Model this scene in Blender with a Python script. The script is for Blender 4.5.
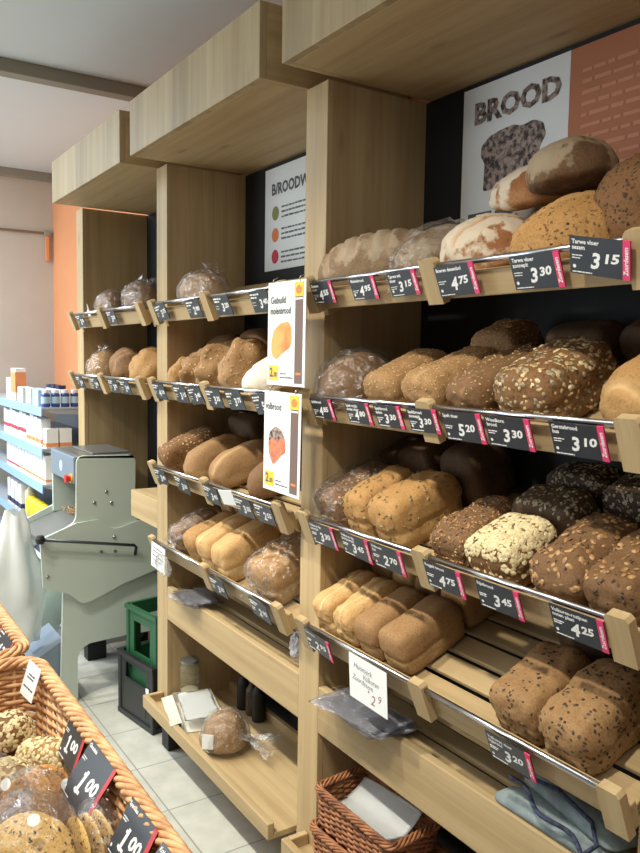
import bpy, bmesh, math, random
import numpy as np
from mathutils import Vector, Matrix, noise

for o in list(bpy.data.objects):
    bpy.data.objects.remove(o)
SC = bpy.context.scene
COL = SC.collection
R = math.radians

# ------------------------------------------------------------------ camera
cd = bpy.data.cameras.new('camera')
cam = bpy.data.objects.new('camera', cd)
COL.objects.link(cam)
_d = Vector((-0.83496534, 0.54337385, -0.08705026))
_r = Vector((0.54418605, 0.8388082, 0.01619705))
_u = Vector((-0.08181953, 0.03384756, 0.99607224))
cam.matrix_world = Matrix(((_r.x, _u.x, -_d.x, 1.85364), (_r.y, _u.y, -_d.y, -1.14625), (_r.z, _u.z, -_d.z, 1.59661), (0, 0, 0, 1)))
cd.sensor_fit = 'VERTICAL'
cd.sensor_height = 36.0
cd.lens = 780.2 / 853 * 36
cd.clip_start = 0.02
SC.camera = cam

# ------------------------------------------------------------------ light
W = bpy.data.worlds.new('world')
SC.world = W
W.use_nodes = True
W.node_tree.nodes['Background'].inputs[0].default_value = (0.92, 0.97, 1.0, 1)
W.node_tree.nodes['Background'].inputs[1].default_value = 0.14

def aim(o, p):
    o.rotation_euler = (Vector(p) - o.location).to_track_quat('-Z', 'Y').to_euler()

def spot(name, loc, tgt, power, ang, blend, rad, colr=(1, 0.95, 0.81)):
    l = bpy.data.lights.new(name, 'SPOT')
    l.energy = power; l.spot_size = R(ang); l.spot_blend = blend; l.shadow_soft_size = rad; l.color = colr
    o = bpy.data.objects.new(name, l); COL.objects.link(o); o.location = loc; aim(o, tgt)
    return o

def area(name, loc, tgt, power, sx, sy, colr=(1, 1, 1)):
    l = bpy.data.lights.new(name, 'AREA')
    l.shape = 'RECTANGLE'; l.size = sx; l.size_y = sy; l.energy = power; l.color = colr
    o = bpy.data.objects.new(name, l); COL.objects.link(o); o.location = loc; aim(o, tgt)
    return o

# ceiling track spots over the aisle, aimed at the bread
for i, (lx, tx, pw) in enumerate([(1.15, 0.75, 105), (0.1, 0.0, 105), (-0.9, -0.7, 105), (-1.9, -1.7, 95), (-3.0, -2.8, 95)]):
    spot('track_and_fill_spot', (lx, -1.25, 2.82), (tx, -0.1, 0.6), pw, 68, 1.0, 0.05)
# unseen fill lights at ceiling height and daylight through the shop front far to the left
spot('track_and_fill_spot', (-0.7, -1.9, 2.82), (-1.85, -0.35, 0.75), 70, 38, 0.8, 0.05)  # extra unseen spot, added to brighten the slicer and its white bag
area('ceiling_fill_light', (0.6, -2.6, 2.85), (0.6, -2.6, 0), 17, 3.6, 1.2, (1, 0.97, 0.92))
area('ceiling_fill_light', (2.5, -1.2, 2.85), (2.3, -1.1, 0), 11, 0.9, 1.6, (1, 0.97, 0.92))  # unseen fill, added to raise the ambient light from the right
area('cool_fill_light', (-3.1, -1.5, 2.85), (-3.1, -1.45, 0), 62, 1.7, 1.3, (0.78, 0.89, 1.0))  # unseen cool source, added for a bluish sheen on the farther tags
area('shop_front_daylight', (-3.3, -4.0, 1.6), (-2.5, 0.2, 1.4), 85, 3.0, 2.4, (0.82, 0.92, 1.0))

SC.view_settings.view_transform = 'Standard'
SC.view_settings.look = 'None'
SC.view_settings.gamma = 1
SC.view_settings.exposure = 0.42
SC.view_settings.use_curve_mapping = False

# ------------------------------------------------------------------ materials
def lin(c):
    return tuple(((v / 255) / 12.92 if v / 255 <= 0.04045 else ((v / 255 + 0.055) / 1.055) ** 2.4) for v in c) + (1,)

def base_mat(name, colr, rough=0.6, metal=0.0, spec=0.5):
    m = bpy.data.materials.new(name); m.use_nodes = True
    b = m.node_tree.nodes['Principled BSDF']
    b.inputs['Base Color'].default_value = lin(colr)
    b.inputs['Roughness'].default_value = rough
    b.inputs['Metallic'].default_value = metal
    b.inputs['Specular IOR Level'].default_value = spec
    return m

def nd(m, t, **k):
    n = m.node_tree.nodes.new(t)
    for a, v in k.items():
        setattr(n, a, v)
    return n

def lk(m, a, b):
    m.node_tree.links.new(a, b)

def ramp(m, fac, stops):
    n = nd(m, 'ShaderNodeValToRGB')
    cr = n.color_ramp
    while len(cr.elements) < len(stops):
        cr.elements.new(0.5)
    for e, (p, c) in zip(cr.elements, stops):
        e.position = p; e.color = c
    lk(m, fac, n.inputs[0])
    return n

def mix(m, fac, a, b, blend='MIX'):
    n = nd(m, 'ShaderNodeMix', data_type='RGBA', blend_type=blend)
    if isinstance(fac, (int, float)): n.inputs[0].default_value = fac
    else: lk(m, fac, n.inputs[0])
    for s, v in ((6, a), (7, b)):
        if isinstance(v, tuple): n.inputs[s].default_value = v
        else: lk(m, v, n.inputs[s])
    return n.outputs[2]

def noise_tex(m, vec, scale, detail=4, rough=0.55):
    n = nd(m, 'ShaderNodeTexNoise'); n.inputs['Scale'].default_value = scale
    n.inputs['Detail'].default_value = detail; n.inputs['Roughness'].default_value = rough
    if vec is not None: lk(m, vec, n.inputs['Vector'])
    return n

def coords(m, scale=(1, 1, 1), kind='Object', rnd=True):
    tc = nd(m, 'ShaderNodeTexCoord')
    mp = nd(m, 'ShaderNodeMapping'); mp.inputs['Scale'].default_value = scale
    lk(m, tc.outputs[kind], mp.inputs['Vector'])
    if rnd:
        oi = nd(m, 'ShaderNodeObjectInfo')
        mu = nd(m, 'ShaderNodeMath', operation='MULTIPLY'); mu.inputs[1].default_value = 37.0
        lk(m, oi.outputs['Random'], mu.inputs[0])
        lk(m, mu.outputs[0], mp.inputs['Location'])
    return mp.outputs['Vector']

def bump(m, h, strength, dist=0.005):
    b = nd(m, 'ShaderNodeBump'); b.inputs['Strength'].default_value = strength; b.inputs['Distance'].default_value = dist
    lk(m, h, b.inputs['Height'])
    lk(m, b.outputs[0], m.node_tree.nodes['Principled BSDF'].inputs['Normal'])

def out_col(m, c):
    lk(m, c, m.node_tree.nodes['Principled BSDF'].inputs['Base Color'])

def wood(name, axis, tint=(190, 166, 126), dark=(172, 147, 108), plank=None):
    m = base_mat(name, tint, 0.55, 0, 0.3)
    s = [26, 26, 26]; s[axis] = 1.1
    v = coords(m, tuple(s))
    n1 = noise_tex(m, v, 1.0, 6, 0.6)
    s2 = [160, 160, 160]; s2[axis] = 4
    n2 = noise_tex(m, coords(m, tuple(s2)), 1.0, 3)
    c1 = ramp(m, n1.outputs['Fac'], [(0.3, lin(dark)), (0.62, lin(tint))]).outputs[0]
    c2 = ramp(m, n2.outputs['Fac'], [(0.3, (0.9, 0.89, 0.87, 1)), (0.6, (1, 1, 1, 1))]).outputs[0]
    c = mix(m, 0.8, c1, c2, 'MULTIPLY')
    # knots
    vo = nd(m, 'ShaderNodeTexVoronoi'); s3 = [9, 9, 9]; s3[axis] = 2.6
    lk(m, coords(m, tuple(s3)), vo.inputs['Vector']); vo.inputs['Scale'].default_value = 1.0
    k = ramp(m, vo.outputs['Distance'], [(0.03, (1, 1, 1, 1)), (0.13, (0, 0, 0, 1))]).outputs[0]
    kk = nd(m, 'ShaderNodeMath', operation='MULTIPLY'); lk(m, k, kk.inputs[0]); kk.inputs[1].default_value = 0.45
    c = mix(m, kk.outputs[0], c, lin((112, 84, 54)))
    oi = nd(m, 'ShaderNodeObjectInfo')
    tv = ramp(m, oi.outputs['Random'], [(0, (0.93, 0.925, 0.91, 1)), (1, (1.05, 1.04, 1.02, 1))]).outputs[0]
    c = mix(m, 1.0, c, tv, 'MULTIPLY')
    if plank is not None:   # glued lamellas: each strip has its own tone
        tc = nd(m, 'ShaderNodeTexCoord'); sp = nd(m, 'ShaderNodeSeparateXYZ'); lk(m, tc.outputs['Object'], sp.inputs[0])
        mm = nd(m, 'ShaderNodeMath', operation='MULTIPLY'); lk(m, sp.outputs[plank[0]], mm.inputs[0]); mm.inputs[1].default_value = 1 / plank[1]
        fl = nd(m, 'ShaderNodeMath', operation='FLOOR'); lk(m, mm.outputs[0], fl.inputs[0])
        wn = nd(m, 'ShaderNodeTexWhiteNoise', noise_dimensions='1D'); lk(m, fl.outputs[0], wn.inputs['W'])
        pv = ramp(m, wn.outputs['Value'], [(0, (0.84, 0.83, 0.8, 1)), (1, (1.08, 1.07, 1.05, 1))]).outputs[0]
        c = mix(m, 1.0, c, pv, 'MULTIPLY')
    out_col(m, c)
    bump(m, n2.outputs['Fac'], 0.12, 0.001)
    return m

WX = wood('oak_along_x', 0)
WY = wood('oak_along_y', 1)
WZ = wood('oak_along_z', 2)
FASCIA = wood('oak_fascia', 2, (182, 162, 126), (164, 142, 106), plank=(0, 0.13))
SOFFIT = wood('oak_ply', 0, (188, 164, 124), (170, 144, 104))
BLACK = base_mat('black_board', (22, 24, 25), 0.7)
CHROME = base_mat('brushed_metal', (205, 205, 208), 0.25, 1.0)
FOOT = base_mat('black_foot', (24, 26, 24), 0.6)
TAG = base_mat('slate_card', (38, 45, 54), 0.34, 0, 0.7)
PINK = base_mat('pink_strip', (226, 58, 112), 0.45)
REDSTRIP = base_mat('red_strip', (190, 60, 60), 0.45)
INK = base_mat('white_ink', (240, 240, 238), 0.5)
PAPER = base_mat('white_paper', (236, 238, 236), 0.7)
YELLOW = base_mat('yellow_print', (250, 196, 40), 0.5)
BROWNPRINT = base_mat('brown_print', (112, 90, 82), 0.6)
GREYINK = base_mat('grey_ink', (92, 92, 94), 0.7)
BLUEINK = base_mat('dark_ink', (52, 56, 72), 0.7)
REDINK = base_mat('red_ink', (150, 70, 70), 0.7)
ORANGEPOSTER = base_mat('orange_poster', (184, 116, 80), 0.7)
ORANGEINK = base_mat('pale_orange_ink', (204, 142, 108), 0.7)
GREENPRINT = base_mat('olive_print', (140, 140, 84), 0.7)
ORANGEPRINT = base_mat('orange_print', (226, 130, 70), 0.7)
REDPRINT = base_mat('crimson_print', (196, 58, 76), 0.7)

def mottled(name, c1, c2, scale, rough=0.7, detail=4, p=(0.4, 0.6), bmp=0.0, kind='Object'):
    m = base_mat(name, c1, rough)
    n = noise_tex(m, coords(m, (1, 1, 1), kind), scale, detail)
    out_col(m, ramp(m, n.outputs['Fac'], [(p[0], lin(c1)), (p[1], lin(c2))]).outputs[0])
    if bmp: bump(m, n.outputs['Fac'], bmp, 0.004)
    return m

BREADPRINT = mottled('mottled_bread_print', (58, 48, 46), (172, 150, 138), 75)
PRINTLOAF = mottled('printed_loaf', (238, 170, 96), (214, 120, 66), 12)
PRINTLOAF2 = mottled('printed_seed_loaf', (214, 130, 92), (186, 108, 80), 60)
CEIL = base_mat('ceiling_paint', (212, 220, 222), 0.9)
WALLF = mottled('far_wall_paint', (192, 184, 170), (200, 192, 178), 1.5, 0.85)
WALLB = mottled('orange_wall_paint', (214, 142, 96), (222, 150, 102), 1.5, 0.8)
BEAM = base_mat('olive_grey_beam', (150, 146, 132), 0.8)
SLICER = base_mat('slicer_enamel', (200, 212, 202), 0.42)
SLICERD = base_mat('slicer_panel', (120, 134, 150), 0.4)
DARKSTEEL = base_mat('dark_steel', (70, 74, 78), 0.35, 0.6)
STEEL = base_mat('steel_top', (150, 152, 150), 0.35, 0.8)
REDKNOB = base_mat('red_button', (206, 44, 34), 0.4)
YELBASE = base_mat('yellow_button_base', (230, 180, 40), 0.5)
RUBBER = base_mat('black_rubber', (28, 28, 30), 0.5)
CRATEG = base_mat('green_plastic', (34, 84, 52), 0.42)
CRATEB = base_mat('black_plastic', (30, 32, 32), 0.4)
GOND = base_mat('gondola_metal', (168, 174, 182), 0.45)
GONDBLUE = base_mat('blue_price_rail', (150, 186, 226), 0.35)
WHITEBOX = base_mat('white_carton', (240, 240, 240), 0.55)
ORANGEBOX = base_mat('orange_carton', (232, 150, 96), 0.55)
BLUEJAR = base_mat('blue_jar', (58, 78, 140), 0.25)
CAPW = base_mat('white_cap', (238, 240, 246), 0.4)
LIGHTBLUE = base_mat('light_blue_carton', (178, 206, 228), 0.5)
NAVY = base_mat('navy_cap', (40, 46, 84), 0.4)
YELPACK = mottled('yellow_pack', (240, 220, 60), (226, 190, 40), 30, 0.35)
CREAM = base_mat('cream_bottle', (214, 204, 170), 0.4)
BAND = base_mat('red_band', (214, 60, 84), 0.5)
GREYCLOTH = mottled('grey_cloth', (120, 132, 134), (140, 152, 152), 30, 0.8)
BLUECORD = mottled('blue_black_cord', (30, 34, 52), (58, 66, 92), 150, 0.8)
CARD = mottled('grey_card', (196, 190, 176), (212, 206, 192), 20, 0.7)
OATM = mottled('oat_flake', (210, 190, 142), (226, 208, 164), 90, 0.7)
SEEDM = mottled('pumpkin_seed', (150, 128, 84), (120, 98, 60), 120, 0.5)
SESAME = mottled('sesame', (206, 176, 124), (180, 146, 96), 120, 0.6)
DARKSEED = mottled('dark_seed', (84, 64, 44), (58, 44, 34), 120, 0.5)
CARAMEL = mottled('golden_kernel', (190, 148, 98), (150, 108, 66), 120, 0.45)
PALEKERNEL = mottled('pale_kernel', (170, 158, 128), (128, 116, 92), 120, 0.5)

def wicker(name, a, b, c):
    m = base_mat(name, a, 0.55)
    n = noise_tex(m, coords(m, (1, 1, 1)), 28, 3)
    col = ramp(m, n.outputs['Fac'], [(0.32, lin(c)), (0.5, lin(b)), (0.68, lin(a))]).outputs[0]
    out_col(m, col)
    n2 = noise_tex(m, coords(m, (1, 1, 1)), 220, 2)
    bump(m, n2.outputs['Fac'], 0.2, 0.001)
    return m
WICK = wicker('wicker_honey', (228, 184, 134), (214, 164, 114), (180, 126, 84))
WICKRED = wicker('wicker_chestnut', (178, 122, 80), (150, 96, 60), (104, 62, 38))

def bread_mat(name, top, side, low, scale=26, flour=0.0, flourcol=(226, 212, 188), speck=None, rough=0.72, bmp=0.5):
    """crust: baked brown dome, paler sides, fine speckle, optional flour dusting"""
    m = base_mat(name, top, rough, 0, 0.25)
    v = coords(m)
    n1 = noise_tex(m, v, scale, 6, 0.65)
    tc = nd(m, 'ShaderNodeTexCoord'); sp = nd(m, 'ShaderNodeSeparateXYZ'); lk(m, tc.outputs['Generated'], sp.inputs[0])
    ad = nd(m, 'ShaderNodeMath', operation='MULTIPLY_ADD'); lk(m, n1.outputs['Fac'], ad.inputs[0]); ad.inputs[1].default_value = 0.75
    lk(m, sp.outputs[2], ad.inputs[2])
    c = ramp(m, ad.outputs[0], [(0.3, lin(low)), (0.62, lin(side)), (1.02, lin(top))]).outputs[0]
    n2 = noise_tex(m, v, 190, 3, 0.7)
    sv = ramp(m, n2.outputs['Fac'], [(0.34, (0.66, 0.62, 0.56, 1)), (0.55, (1, 1, 1, 1))]).outputs[0]
    c = mix(m, 0.75, c, sv, 'MULTIPLY')
    if speck:
        n3 = noise_tex(m, v, 120, 2, 0.5)
        f = ramp(m, n3.outputs['Fac'], [(0.60, (0, 0, 0, 1)), (0.66, (1, 1, 1, 1))]).outputs[0]
        c = mix(m, f, c, lin(speck))
    if flour > 0:
        n4 = noise_tex(m, v, 17, 5, 0.6)
        a2 = nd(m, 'ShaderNodeMath', operation='MULTIPLY_ADD'); lk(m, sp.outputs[2], a2.inputs[0]); a2.inputs[1].default_value = 0.25
        lk(m, n4.outputs['Fac'], a2.inputs[2])
        f = ramp(m, a2.outputs[0], [(0.72 - flour * 0.3, (0, 0, 0, 1)), (0.80 - flour * 0.3, (1, 1, 1, 1))]).outputs[0]
        f2 = nd(m, 'ShaderNodeMath', operation='MULTIPLY'); lk(m, f, f2.inputs[0]); f2.inputs[1].default_value = 0.85
        c = mix(m, f2.outputs[0], c, lin(flourcol))
    at = nd(m, 'ShaderNodeAttribute'); at.attribute_name = 'crack'
    c = mix(m, at.outputs['Fac'], c, lin(tuple(min(255, int(s * 1.0 + 14)) for s in side)))
    out_col(m, c)
    hh = nd(m, 'ShaderNodeMath', operation='ADD'); lk(m, n1.outputs['Fac'], hh.inputs[0])
    h2 = nd(m, 'ShaderNodeMath', operation='MULTIPLY'); lk(m, n2.outputs['Fac'], h2.inputs[0]); h2.inputs[1].default_value = 0.35
    lk(m, h2.outputs[0], hh.inputs[1])
    bump(m, hh.outputs[0], bmp, 0.006)
    return m

B_PALE = bread_mat('crust_pale', (206, 166, 112), (214, 182, 132), (196, 160, 112))
B_GOLD = bread_mat('crust_golden', (178, 136, 84), (194, 156, 104), (170, 132, 88))
B_GOLDSP = bread_mat('crust_golden_speckled', (178, 134, 80), (190, 148, 96), (164, 124, 78), speck=(112, 76, 44))
B_TAN = bread_mat('crust_tan', (158, 122, 82), (176, 142, 100), (150, 118, 80))
B_BROWN = bread_mat('crust_brown', (124, 92, 62), (142, 108, 76), (116, 87, 58))
B_WHOLE = bread_mat('crust_wholemeal', (132, 96, 62), (152, 116, 78), (126, 92, 60), speck=(88, 62, 40))
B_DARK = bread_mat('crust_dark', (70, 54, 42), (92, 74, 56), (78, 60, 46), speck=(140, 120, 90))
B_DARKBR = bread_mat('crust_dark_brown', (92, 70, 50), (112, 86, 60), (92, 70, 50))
B_FLOUR = bread_mat('crust_floured', (160, 106, 66), (190, 140, 94), (170, 120, 80), flour=0.42)
B_FLOURG = bread_mat('crust_grey_floured', (146, 120, 92), (164, 138, 108), (140, 114, 86), flour=0.2, flourcol=(182, 162, 136))
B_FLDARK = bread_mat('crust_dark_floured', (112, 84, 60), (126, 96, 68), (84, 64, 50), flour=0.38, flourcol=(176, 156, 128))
B_SPECK = bread_mat('crust_brown_speckled', (130, 92, 58), (146, 106, 70), (122, 88, 58), speck=(70, 50, 36))
B_WFLOUR = bread_mat('crust_white_floured', (226, 212, 186), (206, 180, 146), (170, 130, 92), flour=0.9, flourcol=(238, 230, 214))
COOKIE = bread_mat('cookie', (214, 176, 108), (222, 186, 124), (200, 156, 96), scale=20, speck=(138, 96, 54))
COOKIE2 = bread_mat('cookie_toasted', (206, 152, 90), (214, 164, 104), (180, 126, 74), scale=20, speck=(150, 104, 60))

def film_mat(name, tint, op, rough=0.12):
    m = bpy.data.materials.new(name); m.use_nodes = True
    nt = m.node_tree; nt.nodes.clear()
    o = nd(m, 'ShaderNodeOutputMaterial'); t = nd(m, 'ShaderNodeBsdfTransparent'); g = nd(m, 'ShaderNodeBsdfGlossy'); d = nd(m, 'ShaderNodeBsdfDiffuse')
    g.inputs['Roughness'].default_value = rough; d.inputs['Color'].default_value = lin(tint)
    fr = nd(m, 'ShaderNodeFresnel'); fr.inputs['IOR'].default_value = 1.45
    mu = nd(m, 'ShaderNodeMath', operation='MULTIPLY_ADD'); mu.inputs[1].default_value = 1.6; mu.inputs[2].default_value = 0.03; lk(m, fr.outputs[0], mu.inputs[0])
    mn = nd(m, 'ShaderNodeMath', operation='MINIMUM'); lk(m, mu.outputs[0], mn.inputs[0]); mn.inputs[1].default_value = 0.3; mu = mn
    m1 = nd(m, 'ShaderNodeMixShader'); m1.inputs[0].default_value = op; lk(m, t.outputs[0], m1.inputs[1]); lk(m, d.outputs[0], m1.inputs[2])
    m2 = nd(m, 'ShaderNodeMixShader'); lk(m, mu.outputs[0], m2.inputs[0]); lk(m, m1.outputs[0], m2.inputs[1]); lk(m, g.outputs[0], m2.inputs[2])
    n = noise_tex(m, coords(m), 34, 4); b = nd(m, 'ShaderNodeBump'); b.inputs['Strength'].default_value = 1.0; b.inputs['Distance'].default_value = 0.02
    lk(m, n.outputs['Fac'], b.inputs['Height']); lk(m, b.outputs[0], g.inputs['Normal']); lk(m, b.outputs[0], fr.inputs['Normal'])
    lk(m, m2.outputs[0], o.inputs[0])
    return m
FILM = film_mat('clear_film', (240, 238, 234), 0.025, 0.23)
FILMFLAT = film_mat('stacked_clear_bags', (196, 196, 208), 0.30, 0.22)
FILMWHITE = film_mat('white_thin_bag', (244, 250, 250), 0.92, 0.4)
BAGWHITE = base_mat('white_bag_plastic', (244, 250, 250), 0.35)
GLASS = film_mat('jar_glass', (150, 140, 90), 0.25, 0.05)

def floor_mat():
    m = base_mat('floor_tiles', (188, 188, 178), 0.38)
    tc = nd(m, 'ShaderNodeTexCoord'); sp = nd(m, 'ShaderNodeSeparateXYZ'); lk(m, tc.outputs['Object'], sp.inputs[0])
    T = 0.32; fs = []; ids = []
    for ax, off in ((0, 0.945), (1, 0.145)):
        a = nd(m, 'ShaderNodeMath', operation='ADD'); lk(m, sp.outputs[ax], a.inputs[0]); a.inputs[1].default_value = off
        b = nd(m, 'ShaderNodeMath', operation='DIVIDE'); lk(m, a.outputs[0], b.inputs[0]); b.inputs[1].default_value = T
        f = nd(m, 'ShaderNodeMath', operation='FRACT'); lk(m, b.outputs[0], f.inputs[0])
        s = nd(m, 'ShaderNodeMath', operation='SUBTRACT'); lk(m, f.outputs[0], s.inputs[0]); s.inputs[1].default_value = 0.5
        ab = nd(m, 'ShaderNodeMath', operation='ABSOLUTE'); lk(m, s.outputs[0], ab.inputs[0]); fs.append(ab)
        fl = nd(m, 'ShaderNodeMath', operation='FLOOR'); lk(m, b.outputs[0], fl.inputs[0]); ids.append(fl)
    mx = nd(m, 'ShaderNodeMath', operation='MAXIMUM'); lk(m, fs[0].outputs[0], mx.inputs[0]); lk(m, fs[1].outputs[0], mx.inputs[1])
    g = ramp(m, mx.outputs[0], [(0.489, (0, 0, 0, 1)), (0.494, (1, 1, 1, 1))]).outputs[0]
    n = noise_tex(m, coords(m, (1, 1, 1), 'Object', False), 9, 6)
    c = ramp(m, n.outputs['Fac'], [(0.3, lin((184, 184, 174))), (0.7, lin((206, 206, 198)))]).outputs[0]
    cx = nd(m, 'ShaderNodeCombineXYZ'); lk(m, ids[0].outputs[0], cx.inputs[0]); lk(m, ids[1].outputs[0], cx.inputs[1])
    wn = nd(m, 'ShaderNodeTexWhiteNoise', noise_dimensions='3D'); lk(m, cx.outputs[0], wn.inputs['Vector'])
    tv = ramp(m, wn.outputs['Value'], [(0, (0.93, 0.93, 0.92, 1)), (1, (1, 1, 1, 1))]).outputs[0]
    c = mix(m, 1.0, c, tv, 'MULTIPLY')
    out_col(m, mix(m, g, c, lin((140, 142, 136))))
    return m
FLOOR = floor_mat()

# ------------------------------------------------------------------ mesh helpers
def link(name, me, mat=None, parent=None, smooth=False):
    o = bpy.data.objects.new(name, me); COL.objects.link(o)
    if mat is not None: me.materials.append(mat)
    if smooth:
        me.polygons.foreach_set('use_smooth', [True] * len(me.polygons))
    if parent is not None: o.parent = parent
    return o

def bm_obj(name, bm, mat, parent=None, smooth=False):
    me = bpy.data.meshes.new(name); bm.normal_update(); bm.to_mesh(me); bm.free()
    return link(name, me, mat, parent, smooth)

def add_box(bm, lo, hi, bev=0.0, M=None):
    c = [(a + b) / 2 for a, b in zip(lo, hi)]; s = [abs(b - a) for a, b in zip(lo, hi)]
    r = bmesh.ops.create_cube(bm, size=1.0, matrix=Matrix.Translation(c) @ Matrix.Diagonal((*s, 1)))
    vs = r['verts']
    if bev > 0:
        es = list({e for v in vs for e in v.link_edges})
        q = bmesh.ops.bevel(bm, geom=es, offset=min(bev, min(s) * 0.45), segments=2, affect='EDGES', profile=0.5)
        vs = list({v for f in q['faces'] for v in f.verts} | {v for v in vs if v.is_valid})
    if M is not None:
        bmesh.ops.transform(bm, matrix=M, verts=vs)
    return vs

def box(name, lo, hi, mat, parent=None, bev=0.002):
    bm = bmesh.new(); add_box(bm, lo, hi, bev)
    return bm_obj(name, bm, mat, parent)

def add_tube(bm, pts, rad, n=10, caps=True, closed=False):
    pts = [Vector(p) for p in pts]; rings = []
    N = len(pts); up = Vector((0, 0, 1)); prev = None
    for i, p in enumerate(pts):
        a = pts[(i - 1) % N] if (closed or i > 0) else p
        b = pts[(i + 1) % N] if (closed or i < N - 1) else p
        t = (b - a).normalized()
        if prev is None:
            x = t.cross(up)
            if x.length < 1e-3: x = t.cross(Vector((1, 0, 0)))
            x.normalize()
        else:
            x = (prev - t * prev.dot(t))
            if x.length < 1e-5: x = t.orthogonal()
            x.normalize()
        prev = x; y = t.cross(x)
        rr = rad[i] if isinstance(rad, (list, tuple)) else rad
        rings.append([bm.verts.new(p + (x * math.cos(2 * math.pi * k / n) + y * math.sin(2 * math.pi * k / n)) * rr) for k in range(n)])
    M = N if closed else N - 1
    for i in range(M):
        a, b = rings[i], rings[(i + 1) % N]
        for k in range(n):
            bm.faces.new((a[k], a[(k + 1) % n], b[(k + 1) % n], b[k]))
    if caps and not closed:
        bm.faces.new(rings[0][::-1]); bm.faces.new(rings[-1])

def tube(name, pts, rad, mat, parent=None, n=12, closed=False):
    bm = bmesh.new(); add_tube(bm, pts, rad, n, True, closed)
    bmesh.ops.recalc_face_normals(bm, faces=bm.faces)
    return bm_obj(name, bm, mat, parent, True)

def add_lathe(bm, prof, c, n=24, M=None):
    rings = []
    for r, z in prof:
        rings.append([bm.verts.new(Vector((c[0] + r * math.cos(2 * math.pi * k / n), c[1] + r * math.sin(2 * math.pi * k / n), c[2] + z))) for k in range(n)])
    for a, b in zip(rings, rings[1:]):
        for k in range(n):
            bm.faces.new((a[k], a[(k + 1) % n], b[(k + 1) % n], b[k]))
    if prof[0][0] > 0: bm.faces.new(rings[0][::-1])
    if prof[-1][0] > 0: bm.faces.new(rings[-1])
    if M is not None:
        bmesh.ops.transform(bm, matrix=M, verts=[v for r in rings for v in r])

def lathe(name, prof, c, mat, parent=None, n=24, M=None):
    bm = bmesh.new(); add_lathe(bm, prof, c, n, M)
    bmesh.ops.recalc_face_normals(bm, faces=bm.faces)
    o = bm_obj(name, bm, mat, parent, False)
    return o

def prism(name, poly, ax, d0, d1, mat, parent=None, bev=0.0):
    """polygon extruded along axis ax (0: poly is (y,z); 1: (x,z); 2: (x,y))"""
    bm = bmesh.new()
    def P(a, b, d):
        return {0: (d, a, b), 1: (a, d, b), 2: (a, b, d)}[ax]
    A = [bm.verts.new(P(a, b, d0)) for a, b in poly]; B = [bm.verts.new(P(a, b, d1)) for a, b in poly]
    bm.faces.new(A); bm.faces.new(B[::-1]); n = len(poly)
    for i in range(n):
        bm.faces.new((A[i], B[i], B[(i + 1) % n], A[(i + 1) % n]))
    bmesh.ops.recalc_face_normals(bm, faces=bm.faces)
    if bev > 0:
        bmesh.ops.bevel(bm, geom=list(bm.edges), offset=bev, segments=2, affect='EDGES')
    return bm_obj(name, bm, mat, parent)

def arc(pts, i, rad, n=5):
    """polygon with corner i rounded"""
    p, a, b = Vector(pts[i]), Vector(pts[i - 1]), Vector(pts[(i + 1) % len(pts)])
    u, v = (a - p).normalized() * rad, (b - p).normalized() * rad
    out = []
    for k in range(n + 1):
        t = k / n
        out.append(tuple((p + u) * (1 - t) ** 2 + p * 2 * t * (1 - t) + (p + v) * t * t))
    return out

def rounded(pts, rad):
    out = []
    for i in range(len(pts)):
        out += arc(pts, i, rad if not isinstance(rad, dict) else rad.get(i, 0.004))
    return out

def empty(name, loc=(0, 0, 0), rot=(0, 0, 0)):
    o = bpy.data.objects.new(name, None); COL.objects.link(o); o.location = loc; o.rotation_euler = rot; o.empty_display_size = 0.05
    return o

def tag(o, label, cat, group=None, kind=None):
    o['label'] = label; o['category'] = cat
    if group: o['group'] = group
    if kind: o['kind'] = kind
    return o

def struct(o):
    o['kind'] = 'structure'
    return o

_tc = {}
def text_mesh(s, size, bold=0.0, shear=0.0, spacing=1.0):
    k = (s, size, bold, shear, spacing)
    if k not in _tc:
        cu = bpy.data.curves.new('txt', 'FONT'); cu.body = s; cu.size = size; cu.offset = bold; cu.shear = shear; cu.space_character = spacing
        cu.resolution_u = 2; cu.fill_mode = 'FRONT'
        ob = bpy.data.objects.new('txt', cu); COL.objects.link(ob)
        dg = bpy.context.evaluated_depsgraph_get(); dg.update()
        me = bpy.data.meshes.new_from_object(ob.evaluated_get(dg))
        v = [tuple(x.co) for x in me.vertices]; f = [tuple(p.vertices) for p in me.polygons]
        bpy.data.objects.remove(ob); bpy.data.curves.remove(cu); bpy.data.meshes.remove(me)
        _tc[k] = (v, f)
    return _tc[k]

def text_bits(items):
    """items: (string, size, bold, shear, x, z, rot_deg[, width]) -> verts, faces in the XZ plane facing -Y"""
    V, F = [], []
    for it in items:
        s, size, bold, shear, x, z, rot = it[:7]
        v, f = text_mesh(s, size, bold, shear)
        k = 1.0
        if len(it) > 7 and v:
            k = it[7] / max(1e-6, max(p[0] for p in v) - min(p[0] for p in v))
        c, sn = math.cos(R(rot)), math.sin(R(rot)); b = len(V)
        for p in v:
            px = p[0] * k
            V.append((x + px * c - p[1] * sn, 0.0, z + px * sn + p[1] * c))
        F += [tuple(i + b for i in q) for q in f]
    return V, F

def text_part(name, items, y, mat, parent):
    V, F = text_bits(items)
    me = bpy.data.meshes.new(name); me.from_pydata([(a, y, c) for a, b, c in V], [], F)
    return link(name, me, mat, parent)

def scribble_part(name, lines, y, mat, parent, h, seed=0):
    """unreadable small print: rows of short word-long dashes; lines: (x0, x1, z)"""
    rng = random.Random(seed); bm = bmesh.new()
    for x0, x1, z in lines:
        x = x0
        while x < x1 - h:
            w = min(rng.uniform(1.6, 5.5) * h, x1 - x)
            add_box(bm, (x, y - 0.0003, z), (x + w, y + 0.0003, z + h * rng.uniform(0.75, 1.0)))
            x += w + h * 0.7
    return bm_obj(name, bm, mat, parent)

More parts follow.
